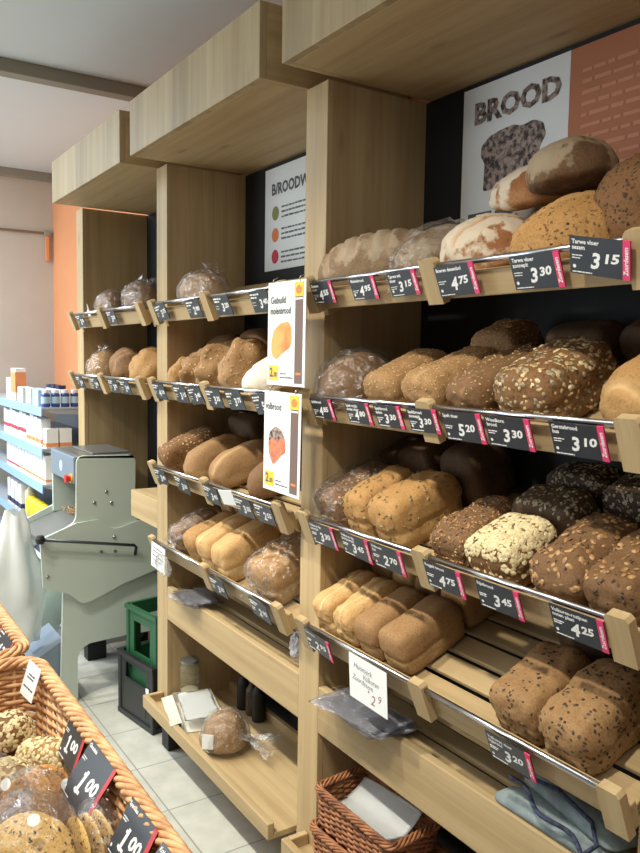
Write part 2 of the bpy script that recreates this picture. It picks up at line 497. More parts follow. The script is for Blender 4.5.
# ------------------------------------------------------------------ the room
struct(box('floor', (-4.3, -4.5, -0.1), (3.2, 0.46, 0.0), FLOOR, None, 0))
struct(box('ceiling', (-4.3, -4.5, 2.9), (3.2, 0.46, 3.0), CEIL, None, 0))
struct(box('wall_left', (-4.3, -4.5, 0.0), (-4.1, 0.46, 2.9), WALLF, None, 0))
struct(box('wall_back', (-4.1, 0.365, 0.0), (3.2, 0.46, 2.9), WALLB, None, 0))
struct(box('trim_1', (-4.1, -4.5, 2.84), (-4.07, 0.365, 2.9), BEAM, None, 0.004))
struct(box('trim_2', (-2.0, -4.5, 2.84), (-1.92, 0.365, 2.9), BEAM, None, 0.004))
t = empty('cable_conduit', (-4.094, 0, 2.47))
tag(t, 'thin grey cable conduit along the far wall below the ceiling', 'conduit')
tube('conduit_tube', [(0.012, -2.5, 0.0), (0.012, 0.30, 0.0)], 0.008, BEAM, t, 8)
box('junction_box', (0.0, 0.30, -0.02), (0.03, 0.34, 0.02), BEAM, t)
box('drop_cover', (0.0, 0.308, -0.2), (0.022, 0.332, -0.02), ORANGEBOX, t)

# ------------------------------------------------------------------ bread racks
YB = 0.346
def rack(x0, label, beam=True, last=False, stub=False):
    r = empty('bread_rack', (x0, 0, 0))
    tag(r, label, 'shelving unit', 'oak bread racks')
    panels = [0.0] + ([1.1] if last else [])
    for p in panels:
        box('side_panel', (p + 0.002, 0.02, 0.19), (p + 0.103, YB, 2.318), WZ, r, 0.001)
        box('front_post', (p, 0.0, 0.17), (p + 0.105, 0.02, 2.318), WZ, r, 0.002)
        box('foot', (p + 0.02, 0.01, 0.0), (p + 0.09, 0.11, 0.17), FOOT, r, 0.003)
        box('foot', (p + 0.02, 0.24, 0.0), (p + 0.09, 0.34, 0.19), FOOT, r, 0.003)
    box('back_panel', (0.103, YB - 0.012, 0.2), (1.1, YB, 2.318), BLACK, r, 0.001)
    # canopy
    c0, c1 = 0.119, 1.104
    box('canopy_fascia', (c0, -0.148, 2.32), (c1, -0.126, 2.514), FASCIA, r, 0.002)
    box('canopy_soffit', (c0 + 0.022, -0.126, 2.32), (c1 - 0.022, YB, 2.338), SOFFIT, r, 0.001)
    box('canopy_end_panel', (c0, -0.126, 2.32), (c0 + 0.022, YB, 2.514), WY, r, 0.001)
    box('canopy_end_panel', (c1 - 0.022, -0.126, 2.32), (c1, YB, 2.514), WY, r, 0.001)
    box('canopy_top', (c0 + 0.022, -0.126, 2.5), (c1 - 0.022, YB, 2.514), SOFFIT, r, 0.001)
    if beam:
        box('front_beam', (0.105, 0.0, 0.557), (1.1, 0.024, 0.69), WX, r, 0.003)
        for k in range(4):
            y = 0.03 + k * 0.078
            box('lower_slat', (0.105, y, 0.662), (1.1, y + 0.056, 0.678), WX, r, 0.003)
        for p in (0.105, 1.08):
            box('slat_bearer', (p, 0.026, 0.6), (p + 0.02, 0.33, 0.661), WY, r, 0.002)
    if stub:
        box('cross_rail', (0.79, 0.0, 0.9), (1.1, 0.12, 1.015), WX, r, 0.003)
    return r

rack(-2.2, 'farthest oak bread rack with two trays, standing behind the grey slicer', beam=False, stub=True)
rack(-1.1, 'middle oak bread rack with four trays, two paper posters hanging at its right end')
rack(0.0, 'nearest oak bread rack, below the poster reading BROOD', last=True)

TH = R(22)
NS, NC = math.sin(TH), math.cos(TH)
RZ = {1: 1.789, 2: 1.499, 3: 1.182, 4: 0.892}
SLAT_N = 0.012
def tray_matrix(x0, k):
    return Matrix.Translation((x0, -0.023, RZ[k] - 0.0575)) @ Matrix.Rotation(TH, 4, 'X')

def make_tray():
    r = empty('bread_tray')
    for k in range(5):
        y = 0.014 + k * 0.073
        box('slat', (0.108, y, 0.0), (1.097, y + 0.058, SLAT_N), WX, r, 0.003)
    box('front_lip', (0.108, -0.012, -0.004), (1.115, 0.008, 0.047), WX, r, 0.003)
    for u in (0.108, 1.075):
        box('bearer', (u, 0.012, -0.028), (u + 0.022, 0.375, -0.0005), WY, r, 0.002)
    for u, w in ((0.133, 0.046), (0.606, 0.046), (1.095, 0.046)):
        prism('bracket', [(u - w / 2, -0.008), (u + w / 2, -0.008), (u + w / 2, 0.08), (u + w / 2 - 0.006, 0.087), (u - w / 2 + 0.006, 0.087), (u - w / 2, 0.08)], 1, -0.032, -0.0125, WZ, r)
    for a, b in ((0.156, 0.583), (0.629, 1.072)):
        bm = bmesh.new(); add_tube(bm, [(a - 0.01, -0.02, 0.07), (b + 0.01, -0.02, 0.07)], 0.0062, 14)
        bmesh.ops.recalc_face_normals(bm, faces=bm.faces)
        bm_obj('rail', bm, CHROME, r, True)
    return r

def copy_tree(o, parent=None):
    c = o.copy(); COL.objects.link(c)
    if parent is not None:
        c.parent = parent
    for ch in list(o.children):
        copy_tree(ch, c)
    return c

tray_names = {(0.0, 1): 'slatted oak tray with round floured loaves below the BROOD poster, nearest rack',
              (0.0, 2): 'second slatted oak tray from the top in the nearest rack',
              (0.0, 3): 'third slatted oak tray in the nearest rack, holding the oat-covered loaf',
              (0.0, 4): 'lowest sloping oak tray of the nearest rack with the handwritten note on its rail',
              (-1.1, 1): 'almost empty top slatted tray of the middle rack with one bagged loaf',
              (-1.1, 2): 'second slatted tray of the middle rack with knobbly brown loaves',
              (-1.1, 3): 'third slatted tray of the middle rack with three long tan loaves',
              (-1.1, 4): 'lowest sloping tray of the middle rack with pale loaves and a hanging white slip',
              (-2.2, 1): 'upper slatted tray of the farthest rack with bagged loaves',
              (-2.2, 2): 'lower slatted tray of the farthest rack, above the bread slicer'}
proto = None
TM = {}
for (x0, k), lab in tray_names.items():
    if proto is None:
        proto = make_tray(); r = proto
    else:
        r = copy_tree(proto)
    M = tray_matrix(x0, k)
    r.matrix_world = M; TM[(x0, k)] = M
    tag(r, lab, 'bread tray', 'sloping slatted trays')

# low flat trays at the bottom of the racks
def bottom_tray(x0, label):
    r = empty('bottom_tray', (x0, 0, 0.195))
    tag(r, label, 'bread tray')
    box('board', (0.07, -0.06, 0.0), (1.075, 0.27, 0.018), WX, r, 0.002)
    box('front_lip', (0.05, -0.082, 0.0), (1.075, -0.06, 0.05), WX, r, 0.003)
    box('back_lip', (0.108, 0.27, 0.0), (1.075, 0.29, 0.05), WX, r, 0.003)
    box('end_lip', (0.05, -0.06, 0.0), (0.07, -0.002, 0.05), WY, r, 0.003)
    return r
bottom_tray(-1.1, 'flat oak bottom tray of the middle rack with a bagged loaf and carton')
bottom_tray(0.0, 'flat oak bottom tray of the nearest rack under the chestnut wicker baskets')

# ------------------------------------------------------------------ posters on the back of the racks
p = box('bread_poster', (0.26, 0.331, 1.9), (0.609, 0.3335, 2.306), PAPER, None, 0)
tag(p, 'white poster reading BROOD above a mottled bread slice', 'poster')
text_part('lettering', [('BROOD', 0.072, 0.0035, 0, 0.301, 2.212, 0, 0.283)], 0.3302, BREADPRINT, p)
sl = [(0.342, 2.035), (0.525, 2.035), (0.527, 2.11), (0.545, 2.135), (0.535, 2.165), (0.505, 2.178), (0.47, 2.172), (0.44, 2.181), (0.40, 2.178), (0.36, 2.17), (0.332, 2.15), (0.33, 2.125), (0.345, 2.105)]
prism('printed_bread_slice', rounded(sl, 0.008), 1, 0.3298, 0.3309, BREADPRINT, p)
scribble_part('small_print', [(0.29, 0.56, 1.965), (0.29, 0.52, 1.935)], 0.3305, GREYINK, p, 0.018, 6)
p = box('orange_poster', (0.6095, 0.331, 1.9), (1.09, 0.3335, 2.306), ORANGEPOSTER, None, 0)
tag(p, 'orange poster with rows of pale small print, right of the BROOD poster', 'poster')
scribble_part('small_print', [(0.645, 1.04, 2.246 - 0.0245 * i) for i in range(11)], 0.3305, ORANGEINK, p, 0.0095, 4)
p = box('bread_guide_poster', (-0.826, 0.331, 1.925), (-0.18, 0.3335, 2.304), PAPER, None, 0)
tag(p, 'white poster reading BROODWIJZER with green, orange and red dots', 'poster')
text_part('lettering', [('B/ROODWIJZER', 0.056, 0.002, 0, -0.775, 2.205, 0, 0.385)], 0.3302, GREYINK, p)
for z, mm in ((2.135, GREENPRINT), (2.055, ORANGEPRINT), (1.975, REDPRINT)):
    bm = bmesh.new(); bmesh.ops.create_circle(bm, cap_ends=True, radius=0.026, segments=28, matrix=Matrix.Translation((-0.745, 0.3303, z)) @ Matrix.Rotation(R(90), 4, 'X'))
    bm_obj('printed_dot', bm, mm, p)
for z in (2.15, 2.07, 1.985):
    scribble_part('small_print', [(-0.70, -0.22, z + d) for d in (0, -0.018, -0.036)], 0.3305, GREYINK, p, 0.007, int(z * 1000))

# hanging price posters at the right end of the middle rack
def sale_poster(x, z1, name, label, seedy, tilt):
    r = empty('hanging_poster', (x, -0.105, z1), (R(tilt[0]), R(tilt[1]), R(tilt[2])))
    tag(r, label, 'poster', 'posters hanging from the rail')
    Wd, H = 0.192, 0.272
    box('sheet', (0, 0, -H), (Wd, 0.0016, 0), PAPER, r, 0)
    box('brown_stripe', (0.142, -0.0006, -H + 0.008), (0.180, 0.0, -0.03), BROWNPRINT, r, 0)
    box('yellow_square', (0.138, -0.0012, -0.042), (0.182, -0.0003, -0.006), YELLOW, r, 0)
    prism('emblem', rounded([(0.150, -0.035), (0.170, -0.035), (0.176, -0.022), (0.160, -0.012), (0.144, -0.022)], 0.004), 1, -0.0016, -0.0012, ORANGEPRINT, r)
    box('white_label', (0.144, -0.001, -0.05), (0.178, -0.0002, -0.0455), PAPER, r, 0)
    box('gold_lines', (0.15, -0.001, -H + 0.03), (0.174, -0.0002, -H + 0.036), ORANGEPRINT, r, 0)
    text_part('name_lettering', name, -0.0008, GREYINK, r)
    box('price_square', (0.008, -0.0006, -H + 0.012), (0.06, 0.0, -H + 0.052), YELLOW, r, 0)
    text_part('price_lettering', [('2', 0.034, 0.0012, 0, 0.014, -H + 0.022, 0), ('.00', 0.018, 0.0006, 0, 0.032, -H + 0.022, 0)], -0.001, GREYINK, r)
    scribble_part('small_print', [(0.068, 0.135, -H + 0.02), (0.068, 0.1, -H + 0.03)], -0.0006, GREYINK, r, 0.0035, seedy)
    if seedy == 1:
        poly = [(0.022, -0.19), (0.02, -0.16), (0.032, -0.128), (0.07, -0.108), (0.108, -0.104), (0.124, -0.12), (0.126, -0.155), (0.118, -0.172), (0.08, -0.186), (0.045, -0.205)]
        prism('printed_loaf', rounded(poly, 0.01), 1, -0.0009, 0.0, PRINTLOAF, r)
    else:
        poly = [(0.03, -0.17), (0.026, -0.14), (0.034, -0.112), (0.064, -0.094), (0.096, -0.102), (0.116, -0.128), (0.118, -0.16), (0.098, -0.168), (0.07, -0.19), (0.052, -0.2)]
        prism('printed_loaf', rounded(poly, 0.008), 1, -0.0009, 0.0, PRINTLOAF2, r)
        poly = [(0.028, -0.138), (0.034, -0.112), (0.064, -0.094), (0.096, -0.102), (0.114, -0.13), (0.09, -0.122), (0.07, -0.136), (0.05, -0.124)]
        prism('printed_seeds', rounded(poly, 0.006), 1, -0.0015, -0.0009, BREADPRINT, r)
    for xx in (0.03, 0.165):
        tube('hook', [(xx, 0.0, -0.006), (xx, -0.002, 0.006), (xx, 0.012, 0.014)], 0.0012, CHROME, r, 6)
    return r
sale_poster(-0.012, 1.796, [('Gebuild', 0.026, 0.0006, 0, 0.014, -0.056, 0), ('molenbrood', 0.026, 0.0006, 0, 0.014, -0.084, 0, 0.105)],
            'white hanging poster with orange loaf, reading Gebuild molenbrood', 1, (0, 0.5, 0))
sale_poster(-0.027, 1.508, [('volbrood', 0.026, 0.0006, 0, 0.008, -0.05, 0, 0.085)],
            'lower white hanging poster picturing a loaf with a dark seeded top', 2, (0, 1.0, 0))

# ------------------------------------------------------------------ price tags
def price_tag(M, big, small, label, name='', w=0.112, h=0.063, roll=0.0, strip=True, full=True, group='slate price tags on the rails', seed=0, redstrip=False, lift=0.0):
    """M: tray matrix @ translation to the tag's top centre; the tag lies in its local XZ plane facing -Y"""
    bm = bmesh.new(); add_box(bm, (-w / 2, -0.0012, -h), (w / 2, 0.0012, 0), 0.0)
    o = bm_obj('price_tag', bm, TAG, None)
    o.matrix_world = M @ Matrix.Rotation(R(roll), 4, 'Y')
    tag(o, label, 'price tag', group)
    y = -0.0018
    sw = 0.013 if strip else 0.0
    if strip:
        box('end_strip', (w / 2 - sw, -0.0018, -h), (w / 2, 0.0013, 0.0005), REDSTRIP if redstrip else PINK, o, 0)
        if full and not redstrip:
            V, F = text_bits([('Zuurdesem', 0.0115, 0.0003, 0.1, 0, 0, 0, h * 0.72)])
            me = bpy.data.meshes.new('strip_lettering'); me.from_pydata([(w / 2 - 0.003 - c, -0.0024, -h + 0.008 + a) for a, b, c in V], [], F)
            link('strip_lettering', me, INK, o)
    s = h / 0.063
    px = w / 2 - sw - 0.006
    text_part('price_lettering', [(big, 0.036 * s, 0.0012 * s, 0.18, px - 0.054 * s, -h + 0.013 * s, 0), (small, 0.021 * s, 0.0008 * s, 0.18, px - 0.031 * s, -h + 0.023 * s, 4, 0.028 * s)], y, INK, o)
    if big == '1':   # foot and flag of the hand-drawn one
        bm = bmesh.new(); x1 = px - 0.045 * s; z1 = -h + 0.013 * s
        add_box(bm, (x1 - .006 * s, y - .0002, z1), (x1 + .010 * s, y + .0002, z1 + .0036 * s)); bm_obj('price_stroke', bm, INK, o); bm = bmesh.new(); add_box(bm, (x1 - .002 * s, y - .0002, z1 + .019 * s), (x1 + .006 * s, y + .0002, z1 + .0225 * s))
        bm_obj('price_stroke', bm, INK, o)
    it = []
    x = -w / 2 + 0.005
    for i, ln in enumerate(name.split('|')):
        if ln: it.append((ln, 0.0102, 0.0003, 0.0, x, -0.0115 - 0.0095 * i, 0))
    if it and full: text_part('name_lettering', it, y, INK, o)
    else:
        scribble_part('name_lettering', [(x, x + 0.05, -0.012), (x, x + 0.034, -0.021)], y, INK, o, 0.005, seed)
    if full:
        scribble_part('small_print', [(x, x + 0.022, -0.032), (x, x + 0.018, -0.0365), (x, x + 0.038, -h + 0.003)], y, INK, o, 0.0018, seed + 1)
        bm = bmesh.new(); bmesh.ops.create_circle(bm, cap_ends=True, radius=0.0032, segments=14, matrix=Matrix.Translation((x + 0.004, y, -h + 0.013)) @ Matrix.Rotation(R(90), 4, 'X'))
        bm_obj('round_emblem', bm, INK, o)
    else:
        scribble_part('small_print', [(x, x + 0.022, -0.034), (x, x + 0.018, -0.042)], y, INK, o, 0.0018, seed + 1)
    return o

def rail_tag(x0, k, u, *a, dn=0.0, dy=0.0, **kw):
    M = TM[(x0, k)] @ Matrix.Translation((u, -0.0345 - dy, 0.0715 + dn))
    return price_tag(M, *a, **kw)

N, Mi, Fa = 'nearest rack', 'middle rack', 'farthest rack'
for i, (k, u, b, s, nm, roll, ex) in enumerate([
    (1, 0.207, '4', '55', 'Zeeuws|vloer', 0, ''), (1, 0.380, '4', '95', 'Molenbrood', 0, ''), (1, 0.522, '3', '15', 'Tarwe wit|vloer', -1.5, ''),
    (1, 0.687, '4', '75', 'Boeren desembol', -1, ''), (1, 0.892, '3', '30', 'Tarwe vloer|zonnepit', 0.5, ''), (1, 1.037, '3', '15', 'Tarwe vloer|sesam', 12, ''),
    (2, 0.215, '4', '85', 'Speltbrood', 0, ''), (2, 0.370, '4', '80', 'Spelt rozijn|noten vloer', 0, ''), (2, 0.484, '3', '30', 'Speltbrood|zaden', 0, 'left'),
    (2, 0.602, '3', '30', 'Speltbrood|zonnepit', 0, 'mid'), (2, 0.720, '5', '20', 'Spelt vloer', 0, ''), (2, 0.842, '3', '30', 'Woudkorn|brood', 1, 'right'), (2, 0.998, '3', '10', 'Gerstebrood|bus', 1, ''),
    (3, 0.225, '3', '30', 'Volkoren fijn|zonnepit', 0, ''), (3, 0.369, '3', '45', 'Volkoren fijn|pompoenpit', 4, ''), (3, 0.492, '2', '70', 'Volkoren|bus', 2, ''),
    (3, 0.679, '4', '75', 'Roggeb brood', 2, ''), (3, 0.833, '3', '45', 'Rijstbrood', 1, ''), (3, 1.015, '4', '25', 'Volkoren-rozijnen|noten plaat', 1, ''),
    (4, 0.215, '2', '95', 'Tarwe bus', 6, ''), (4, 0.875, '3', '20', 'Volkoren vloer|tijgerend', 1, '')]):
    where = {1: 'top rail', 2: 'second rail', 3: 'third rail', 4: 'lowest rail'}[k] + ', ' + N
    extra = {(1, 1.037): ', hanging tilted', (2, 0.484): ', left of middle bracket', (2, 0.602): ', over middle bracket', (2, 0.842): ', right of 5.20', (3, 0.369): ', tilted', (3, 0.833): ', under the oat loaf'}.get((k, u), '')
    rail_tag(0.0, k, u, b, s, 'pink-ended price tag reading %s.%s, %s%s' % (b, s, where, extra), nm, roll=roll, seed=i * 3, dn=0.012 if roll == 12 else 0.0, w=0.096 if k < 3 and u < .65 else 0.112, h=0.054 if k < 3 and u < .65 else 0.063, dy=0.0006 * (i % 2) + (0.006 if roll == 12 else 0))
# middle rack: seen farther off, small print not legible
for i, (k, u, b, s, roll, ps) in enumerate([
    (1, 0.225, '3', '75', -6, 'leftmost'), (1, 0.524, '2', '90', 0, 'left of the middle bracket'), (1, 0.735, '3', '20', 0, 'right of the middle bracket'), (1, 0.985, '3', '40', 0, 'beside the upper hanging poster'),
    (2, 0.210, '4', '10', 2, 'leftmost'), (2, 0.415, '3', '15', 0, 'left one of an overlapping pair'), (2, 0.530, '3', '40', -6, 'right one of an overlapping pair'), (2, 0.685, '3', '35', 0, 'just right of the middle bracket'), (2, 0.822, '3', '75', -4, 'fifth from the left'), (2, 1.0, '5', '25', -6, 'beside the hanging posters'),
    (3, 0.222, '3', '40', 0, 'leftmost'), (3, 0.429, '3', '20', 4, 'second from the left'), (3, 0.665, '3', '45', 4, 'left of the blank white card'), (3, 0.895, '3', '35', 0, 'right of the blank white card'), (3, 1.015, '2', '55', 0, 'rightmost'),
    (4, 0.721, '3', '30', 0, 'left one of two'), (4, 0.996, '2', '95', 4, 'right one of two')]):
    rn = {1: 'top rail', 2: 'second rail', 3: 'third rail', 4: 'lowest rail'}[k]
    rail_tag(-1.1, k, u, b, s, 'slate tag reading %s.%s, %s, %s, middle rack' % (b, s, ps, rn), '', roll=roll, strip=False, full=False, seed=100 + i * 3, w=0.105, dy=0.003 * (i % 2))
for i, (k, u, b, s, roll, ps) in enumerate([(1, 0.31, '3', '15', 0, 'left one of two'), (1, 0.765, '3', '20', 0, 'right one of two'),
    (2, 0.29, '3', '30', 0, 'leftmost of four'), (2, 0.525, '2', '90', 0, 'second of four'), (2, 0.785, '3', '75', 0, 'third of four'), (2, 0.935, '3', '40', 0, 'rightmost of four')]):
    rail_tag(-2.2, k, u, b, s, 'small dark price tag, %s, %s rail, farthest rack' % (ps, 'upper' if k == 1 else 'lower'), '', roll=roll, strip=False, full=False, seed=200 + i * 3, w=0.105)

# blank white card and handwritten notes
o = box('blank_card', (-0.05, -0.0012, -0.05), (0.05, 0.0012, 0), PAPER, None, 0); o.matrix_world = TM[(-1.1, 3)] @ Matrix.Translation((0.785, -0.036, 0.078)) @ Matrix.Rotation(R(-8), 4, 'Y')
tag(o, 'blank white card tucked on the third rail of the middle rack', 'card')
o = box('handwritten_note', (-0.074, -0.001, -0.112), (0.074, 0.0, 0), PAPER, None, 0); o.matrix_world = Matrix.Translation((0.437, -0.082, 0.892)) @ Matrix.Rotation(R(0.8), 4, 'Y') @ Matrix.Rotation(R(4), 4, 'X')
tag(o, 'white handwritten note reading Huismerk volkoren zuurdesem, hanging from the lowest rail', 'note')
text_part('handwriting', [('Huismerk', 0.021, -0.0002, 0.3, -0.055, -0.031, -2, 0.072), ('Volkoren', 0.02, -0.0002, 0.3, -0.02, -0.05, -1, 0.06), ('Zuurdesem', 0.02, -0.0002, 0.3, -0.062, -0.062, -4, 0.082)], -0.0014, BLUEINK, o)
text_part('handwritten_price', [('·', 0.03, 0.001, 0.2, -0.002, -0.083, 0), ('2', 0.036, -0.0002, 0.25, 0.01, -0.1, 0), ('9', 0.028, -0.0002, 0.25, 0.037, -0.086, 0)], -0.0014, REDINK, o)

# ------------------------------------------------------------------ bread
def ico(sub):
    bm = bmesh.new(); bmesh.ops.create_icosphere(bm, subdivisions=sub, radius=1.0)
    V = np.array([v.co[:] for v in bm.verts]); F = [tuple(v.index for v in f.verts) for f in bm.faces]; bm.free()
    return V, F
ICO = {s: ico(s) for s in (3, 4, 5)}

def sm(a, b, x):
    t = np.clip((x - a) / (b - a), 0, 1); return t * t * (3 - 2 * t)

def loaf_verts(kind, w, l, h, rng, sub=4):
    V, F = ICO[sub]
    P = V.copy()
    if kind == 'tin':   ex, ey, eu, el = 4.6, 9.0, 3.0, 8.0
    elif kind == 'block': ex, ey, eu, el = 5.5, 6.0, 4.0, 8.0
    elif kind == 'batard': ex, ey, eu, el = 2.1, 2.3, 2.0, 3.2
    elif kind == 'long': ex, ey, eu, el = 2.6, 3.2, 2.1, 4.0
    else: ex, ey, eu, el = 2.05, 2.05, 2.0, 3.6
    A = np.abs(P); up = P[:, 2] >= 0
    lo, hi = np.zeros(len(P)), np.full(len(P), 2.0)
    for _ in range(26):
        t = (lo + hi) / 2
        s = (t * A[:, 0]) ** ex + (t * A[:, 1]) ** ey + np.where(up, (t * A[:, 2]) ** eu, (t * A[:, 2]) ** el)
        lo = np.where(s < 1, t, lo); hi = np.where(s < 1, hi, t)
    P = P * lo[:, None]
    zb = 0.42 if kind in ('tin', 'block') else 0.36
    z = P[:, 2].copy()
    if kind in ('tin', 'block'):
        k = 1 - 0.07 * np.clip(-z, 0, 1) + 0.05 * sm(-0.05, 0.25, z)
        k -= 0.035 * np.exp(-((z + 0.02) / 0.09) ** 2)
        P[:, 0] *= k; P[:, 1] *= (k + 1) / 2
    P[:, 0] *= w / 2; P[:, 1] *= l / 2
    P[:, 2] = np.where(z >= 0, zb * h + z * (1 - zb) * h, zb * h + z * zb * h)
    return P, F, V

def displace(P, Nn, rng, amp, freq, oct_=3, ridge=False):
    off = Vector((rng.uniform(0, 50), rng.uniform(0, 50), rng.uniform(0, 50)))
    d = np.empty(len(P))
    for i, p in enumerate(P):
        q = Vector(p) * freq + off
        d[i] = noise.fractal(q, 0.8, 2.0, oct_)
    return P + Nn * (amp * d)[:, None]

def vnormals(P, F):
    F = np.array(F); a, b, c = P[F[:, 0]], P[F[:, 1]], P[F[:, 2]]
    n = np.cross(b - a, c - a); N_ = np.zeros_like(P)
    for i in range(3): np.add.at(N_, F[:, i], n)
    return N_ / np.maximum(np.linalg.norm(N_, axis=1), 1e-12)[:, None], n

_SEED = {}
def seed_shape(kind):
    if kind == 'flake':
        n = 7; v = [(0, 0, 0.28)] + [(math.cos(2 * math.pi * k / n), 0.75 * math.sin(2 * math.pi * k / n), 0.0) for k in range(n)]
        f = [(0, k + 1, (k + 1) % n + 1) for k in range(n)]
    else:
        v = [(1, 0, 0), (-1, 0, 0), (0, .55, 0), (0, -.55, 0), (0.1, 0, .5), (0, 0, -.2), (.6, .4, .2), (.6, -.4, .2), (-.6, .38, .2), (-.6, -.38, .2)]
        f = [(4, 0, 6), (4, 6, 2), (4, 2, 8), (4, 8, 1), (4, 1, 9), (4, 9, 3), (4, 3, 7), (4, 7, 0), (0, 2, 6), (2, 1, 8), (1, 3, 9), (3, 0, 7)]
    return np.array(v, float), f

def scatter(P, F, Nf, rng, count, size, kind, zmin, cond=None):
    F = np.array(F); nl = np.linalg.norm(Nf, axis=1); nz = Nf[:, 2] / np.maximum(nl, 1e-12)
    wgt = nl * (nz > zmin)
    if cond is not None: wgt = wgt * cond(P[F].mean(axis=1))
    cs = np.cumsum(wgt)
    if cs[-1] <= 0: return [], []
    sv, sf = seed_shape(kind); VV, FF = [], []
    for i in range(count):
        k = int(np.searchsorted(cs, rng.random() * cs[-1])); k = min(k, len(F) - 1)
        a, b = rng.random(), rng.random()
        if a + b > 1: a, b = 1 - a, 1 - b
        q = P[F[k]]; p = q[0] + (q[1] - q[0]) * a + (q[2] - q[0]) * b
        n = Vector(Nf[k]).normalized(); x = n.orthogonal().normalized(); ang = rng.uniform(0, 6.283)
        x = Matrix.Rotation(ang, 3, n) @ x; n2 = (n + Vector((rng.uniform(-.3, .3), rng.uniform(-.3, .3), rng.uniform(-.3, .3)))).normalized()
        y = n2.cross(x).normalized(); x = y.cross(n2); s = size * rng.uniform(0.7, 1.25)
        B = np.array([x, y, n2]) * s
        base = len(VV)
        VV += [tuple(p + np.array(n) * size * 0.1 + c @ B) for c in sv]
        FF += [tuple(j + base for j in f) for f in sf]
    return VV, FF

def wrapper(parent, P, F, rng, tail=None, gap=0.004):
    V, F2 = ICO[4]
    Nn, _ = vnormals(P, F)
    # convexish shell around the loaf
    c = P.mean(axis=0)
    Q = P + Nn * gap
    out = np.empty_like(Q); off = Vector((rng.uniform(0, 50), 3, rng.uniform(0, 50)))
    for i, p in enumerate(Q):
        q = Vector(p)
        r = abs(noise.noise(q * 26 + off)) + 0.7 * abs(noise.noise(q * 60 + off))
        out[i] = p + Nn[i] * max(0.0008, 0.004 + 0.02 * (0.42 - r))
    out[:, 2] = np.maximum(out[:, 2], 0.0008)
    Vv = [tuple(p) for p in out]; Ff = list(F)
    if tail is not None:
        a = Vector(tail[0]); b = Vector(tail[1]); d = (b - a); n = 14; m = 9
        x = d.cross(Vector((0, 0, 1))).normalized(); y = x.cross(d.normalized()); base = len(Vv); wd = tail[2]
        for j in range(m):
            t = j / (m - 1); rad = wd * (abs(t - 0.3) * 1.1 + 0.18)
            for k in range(n):
                an = 2 * math.pi * k / n; rr = rad * (1 + 0.45 * math.sin(5 * an + 7 * t))
                p = a + d * t + x * math.cos(an) * rr + y * math.sin(an) * rr * 0.55
                p.z = max(p.z, 0.001)
                Vv.append(tuple(p))
        for j in range(m - 1):
            for k in range(n):
                Ff.append((base + j * n + k, base + j * n + (k + 1) % n, base + (j + 1) * n + (k + 1) % n, base + (j + 1) * n + k))
    me = bpy.data.meshes.new('plastic_bag'); me.from_pydata(Vv, [], Ff)
    return link('plastic_bag', me, FILM, parent, False)

_rs = [0]
def bread(M, label, kind, w, l, h, mat, amp=0.004, freq=22, seeds=None, wrap=None, group=None, cuts=None, sub=4, lumps=None, name=None, bagname=False, cat='bread'):
    _rs[0] += 1; rng = random.Random(_rs[0] * 17 + 5)
    P, F, V = loaf_verts(kind, w, l, h, rng, sub)
    Nn, _ = vnormals(P, F)
    P = displace(P, Nn, rng, amp, freq)
    P = displace(P, Nn, rng, amp * 1.6, 7, 1)
    crack = np.zeros(len(P))
    if lumps:
        n_, r_, a_ = lumps
        for _ in range(n_):
            i = rng.randrange(len(P)); 
            if P[i][2] < h * 0.3: continue
            dd = np.linalg.norm(P - P[i], axis=1)
            P = P + Nn * (a_ * np.exp(-(dd / r_) ** 2))[:, None]
    for cu in (cuts or []):   # (x0,y0,x1,y1,width,depth) grooves cut across the top
        x0, y0, x1, y1, wd, dp = cu
        a = np.array([x0 * w / 2, y0 * l / 2]); b = np.array([x1 * w / 2, y1 * l / 2]); ab = b - a
        q = P[:, :2] - a; t = np.clip((q @ ab) / (ab @ ab), 0, 1)
        dist = np.linalg.norm(q - t[:, None] * ab, axis=1)
        k = np.exp(-(dist / wd) ** 2) * (Nn[:, 2] > 0.05)
        P = P - Nn * (dp * k)[:, None] + Nn * (dp * 0.35 * np.exp(-((dist - wd * 1.8) / wd) ** 2) * (Nn[:, 2] > 0.05))[:, None]
        crack = np.maximum(crack, np.exp(-(dist / (wd * 1.2)) ** 2) * (Nn[:, 2] > 0.05))
    P[:, 2] = np.maximum(P[:, 2], 0.0)
    P[:, 2] -= P[:, 2].min()
    nm = name or {'tin': 'tin_loaf', 'block': 'tin_loaf', 'batard': 'oval_loaf', 'long': 'long_loaf', 'round': 'round_loaf'}[kind]
    me = bpy.data.meshes.new(nm); me.from_pydata([tuple(p) for p in P], [], F)
    at = me.attributes.new('crack', 'FLOAT', 'POINT'); at.data.foreach_set('value', crack.astype(np.float32))
    o = link(nm, me, mat, None, True); o.matrix_world = M
    tag(o, label, cat, group)
    if seeds:
        for (cnt, size, skind, smat, zmin) in seeds:
            _, Nf = vnormals(P, F)
            VV, FF = scatter(P, F, Nf, rng, cnt, size, skind, zmin)
            m2 = bpy.data.meshes.new('seed_topping'); m2.from_pydata(VV, [], FF)
            s = link('seed_topping', m2, smat, o); s['kind'] = 'stuff'
    if wrap is not None:
        wrapper(o, P, F, rng, wrap or None)
    return o

def on(x0, k, u, t, rot=0, n=0.0, tx=0, ty=0):
    return TM[(x0, k)] @ Matrix.Translation((u, t, SLAT_N + 0.0006 + n)) @ Matrix.Rotation(R(rot), 4, 'Z') @ Matrix.Rotation(R(tx), 4, 'X') @ Matrix.Rotation(R(ty), 4, 'Y')

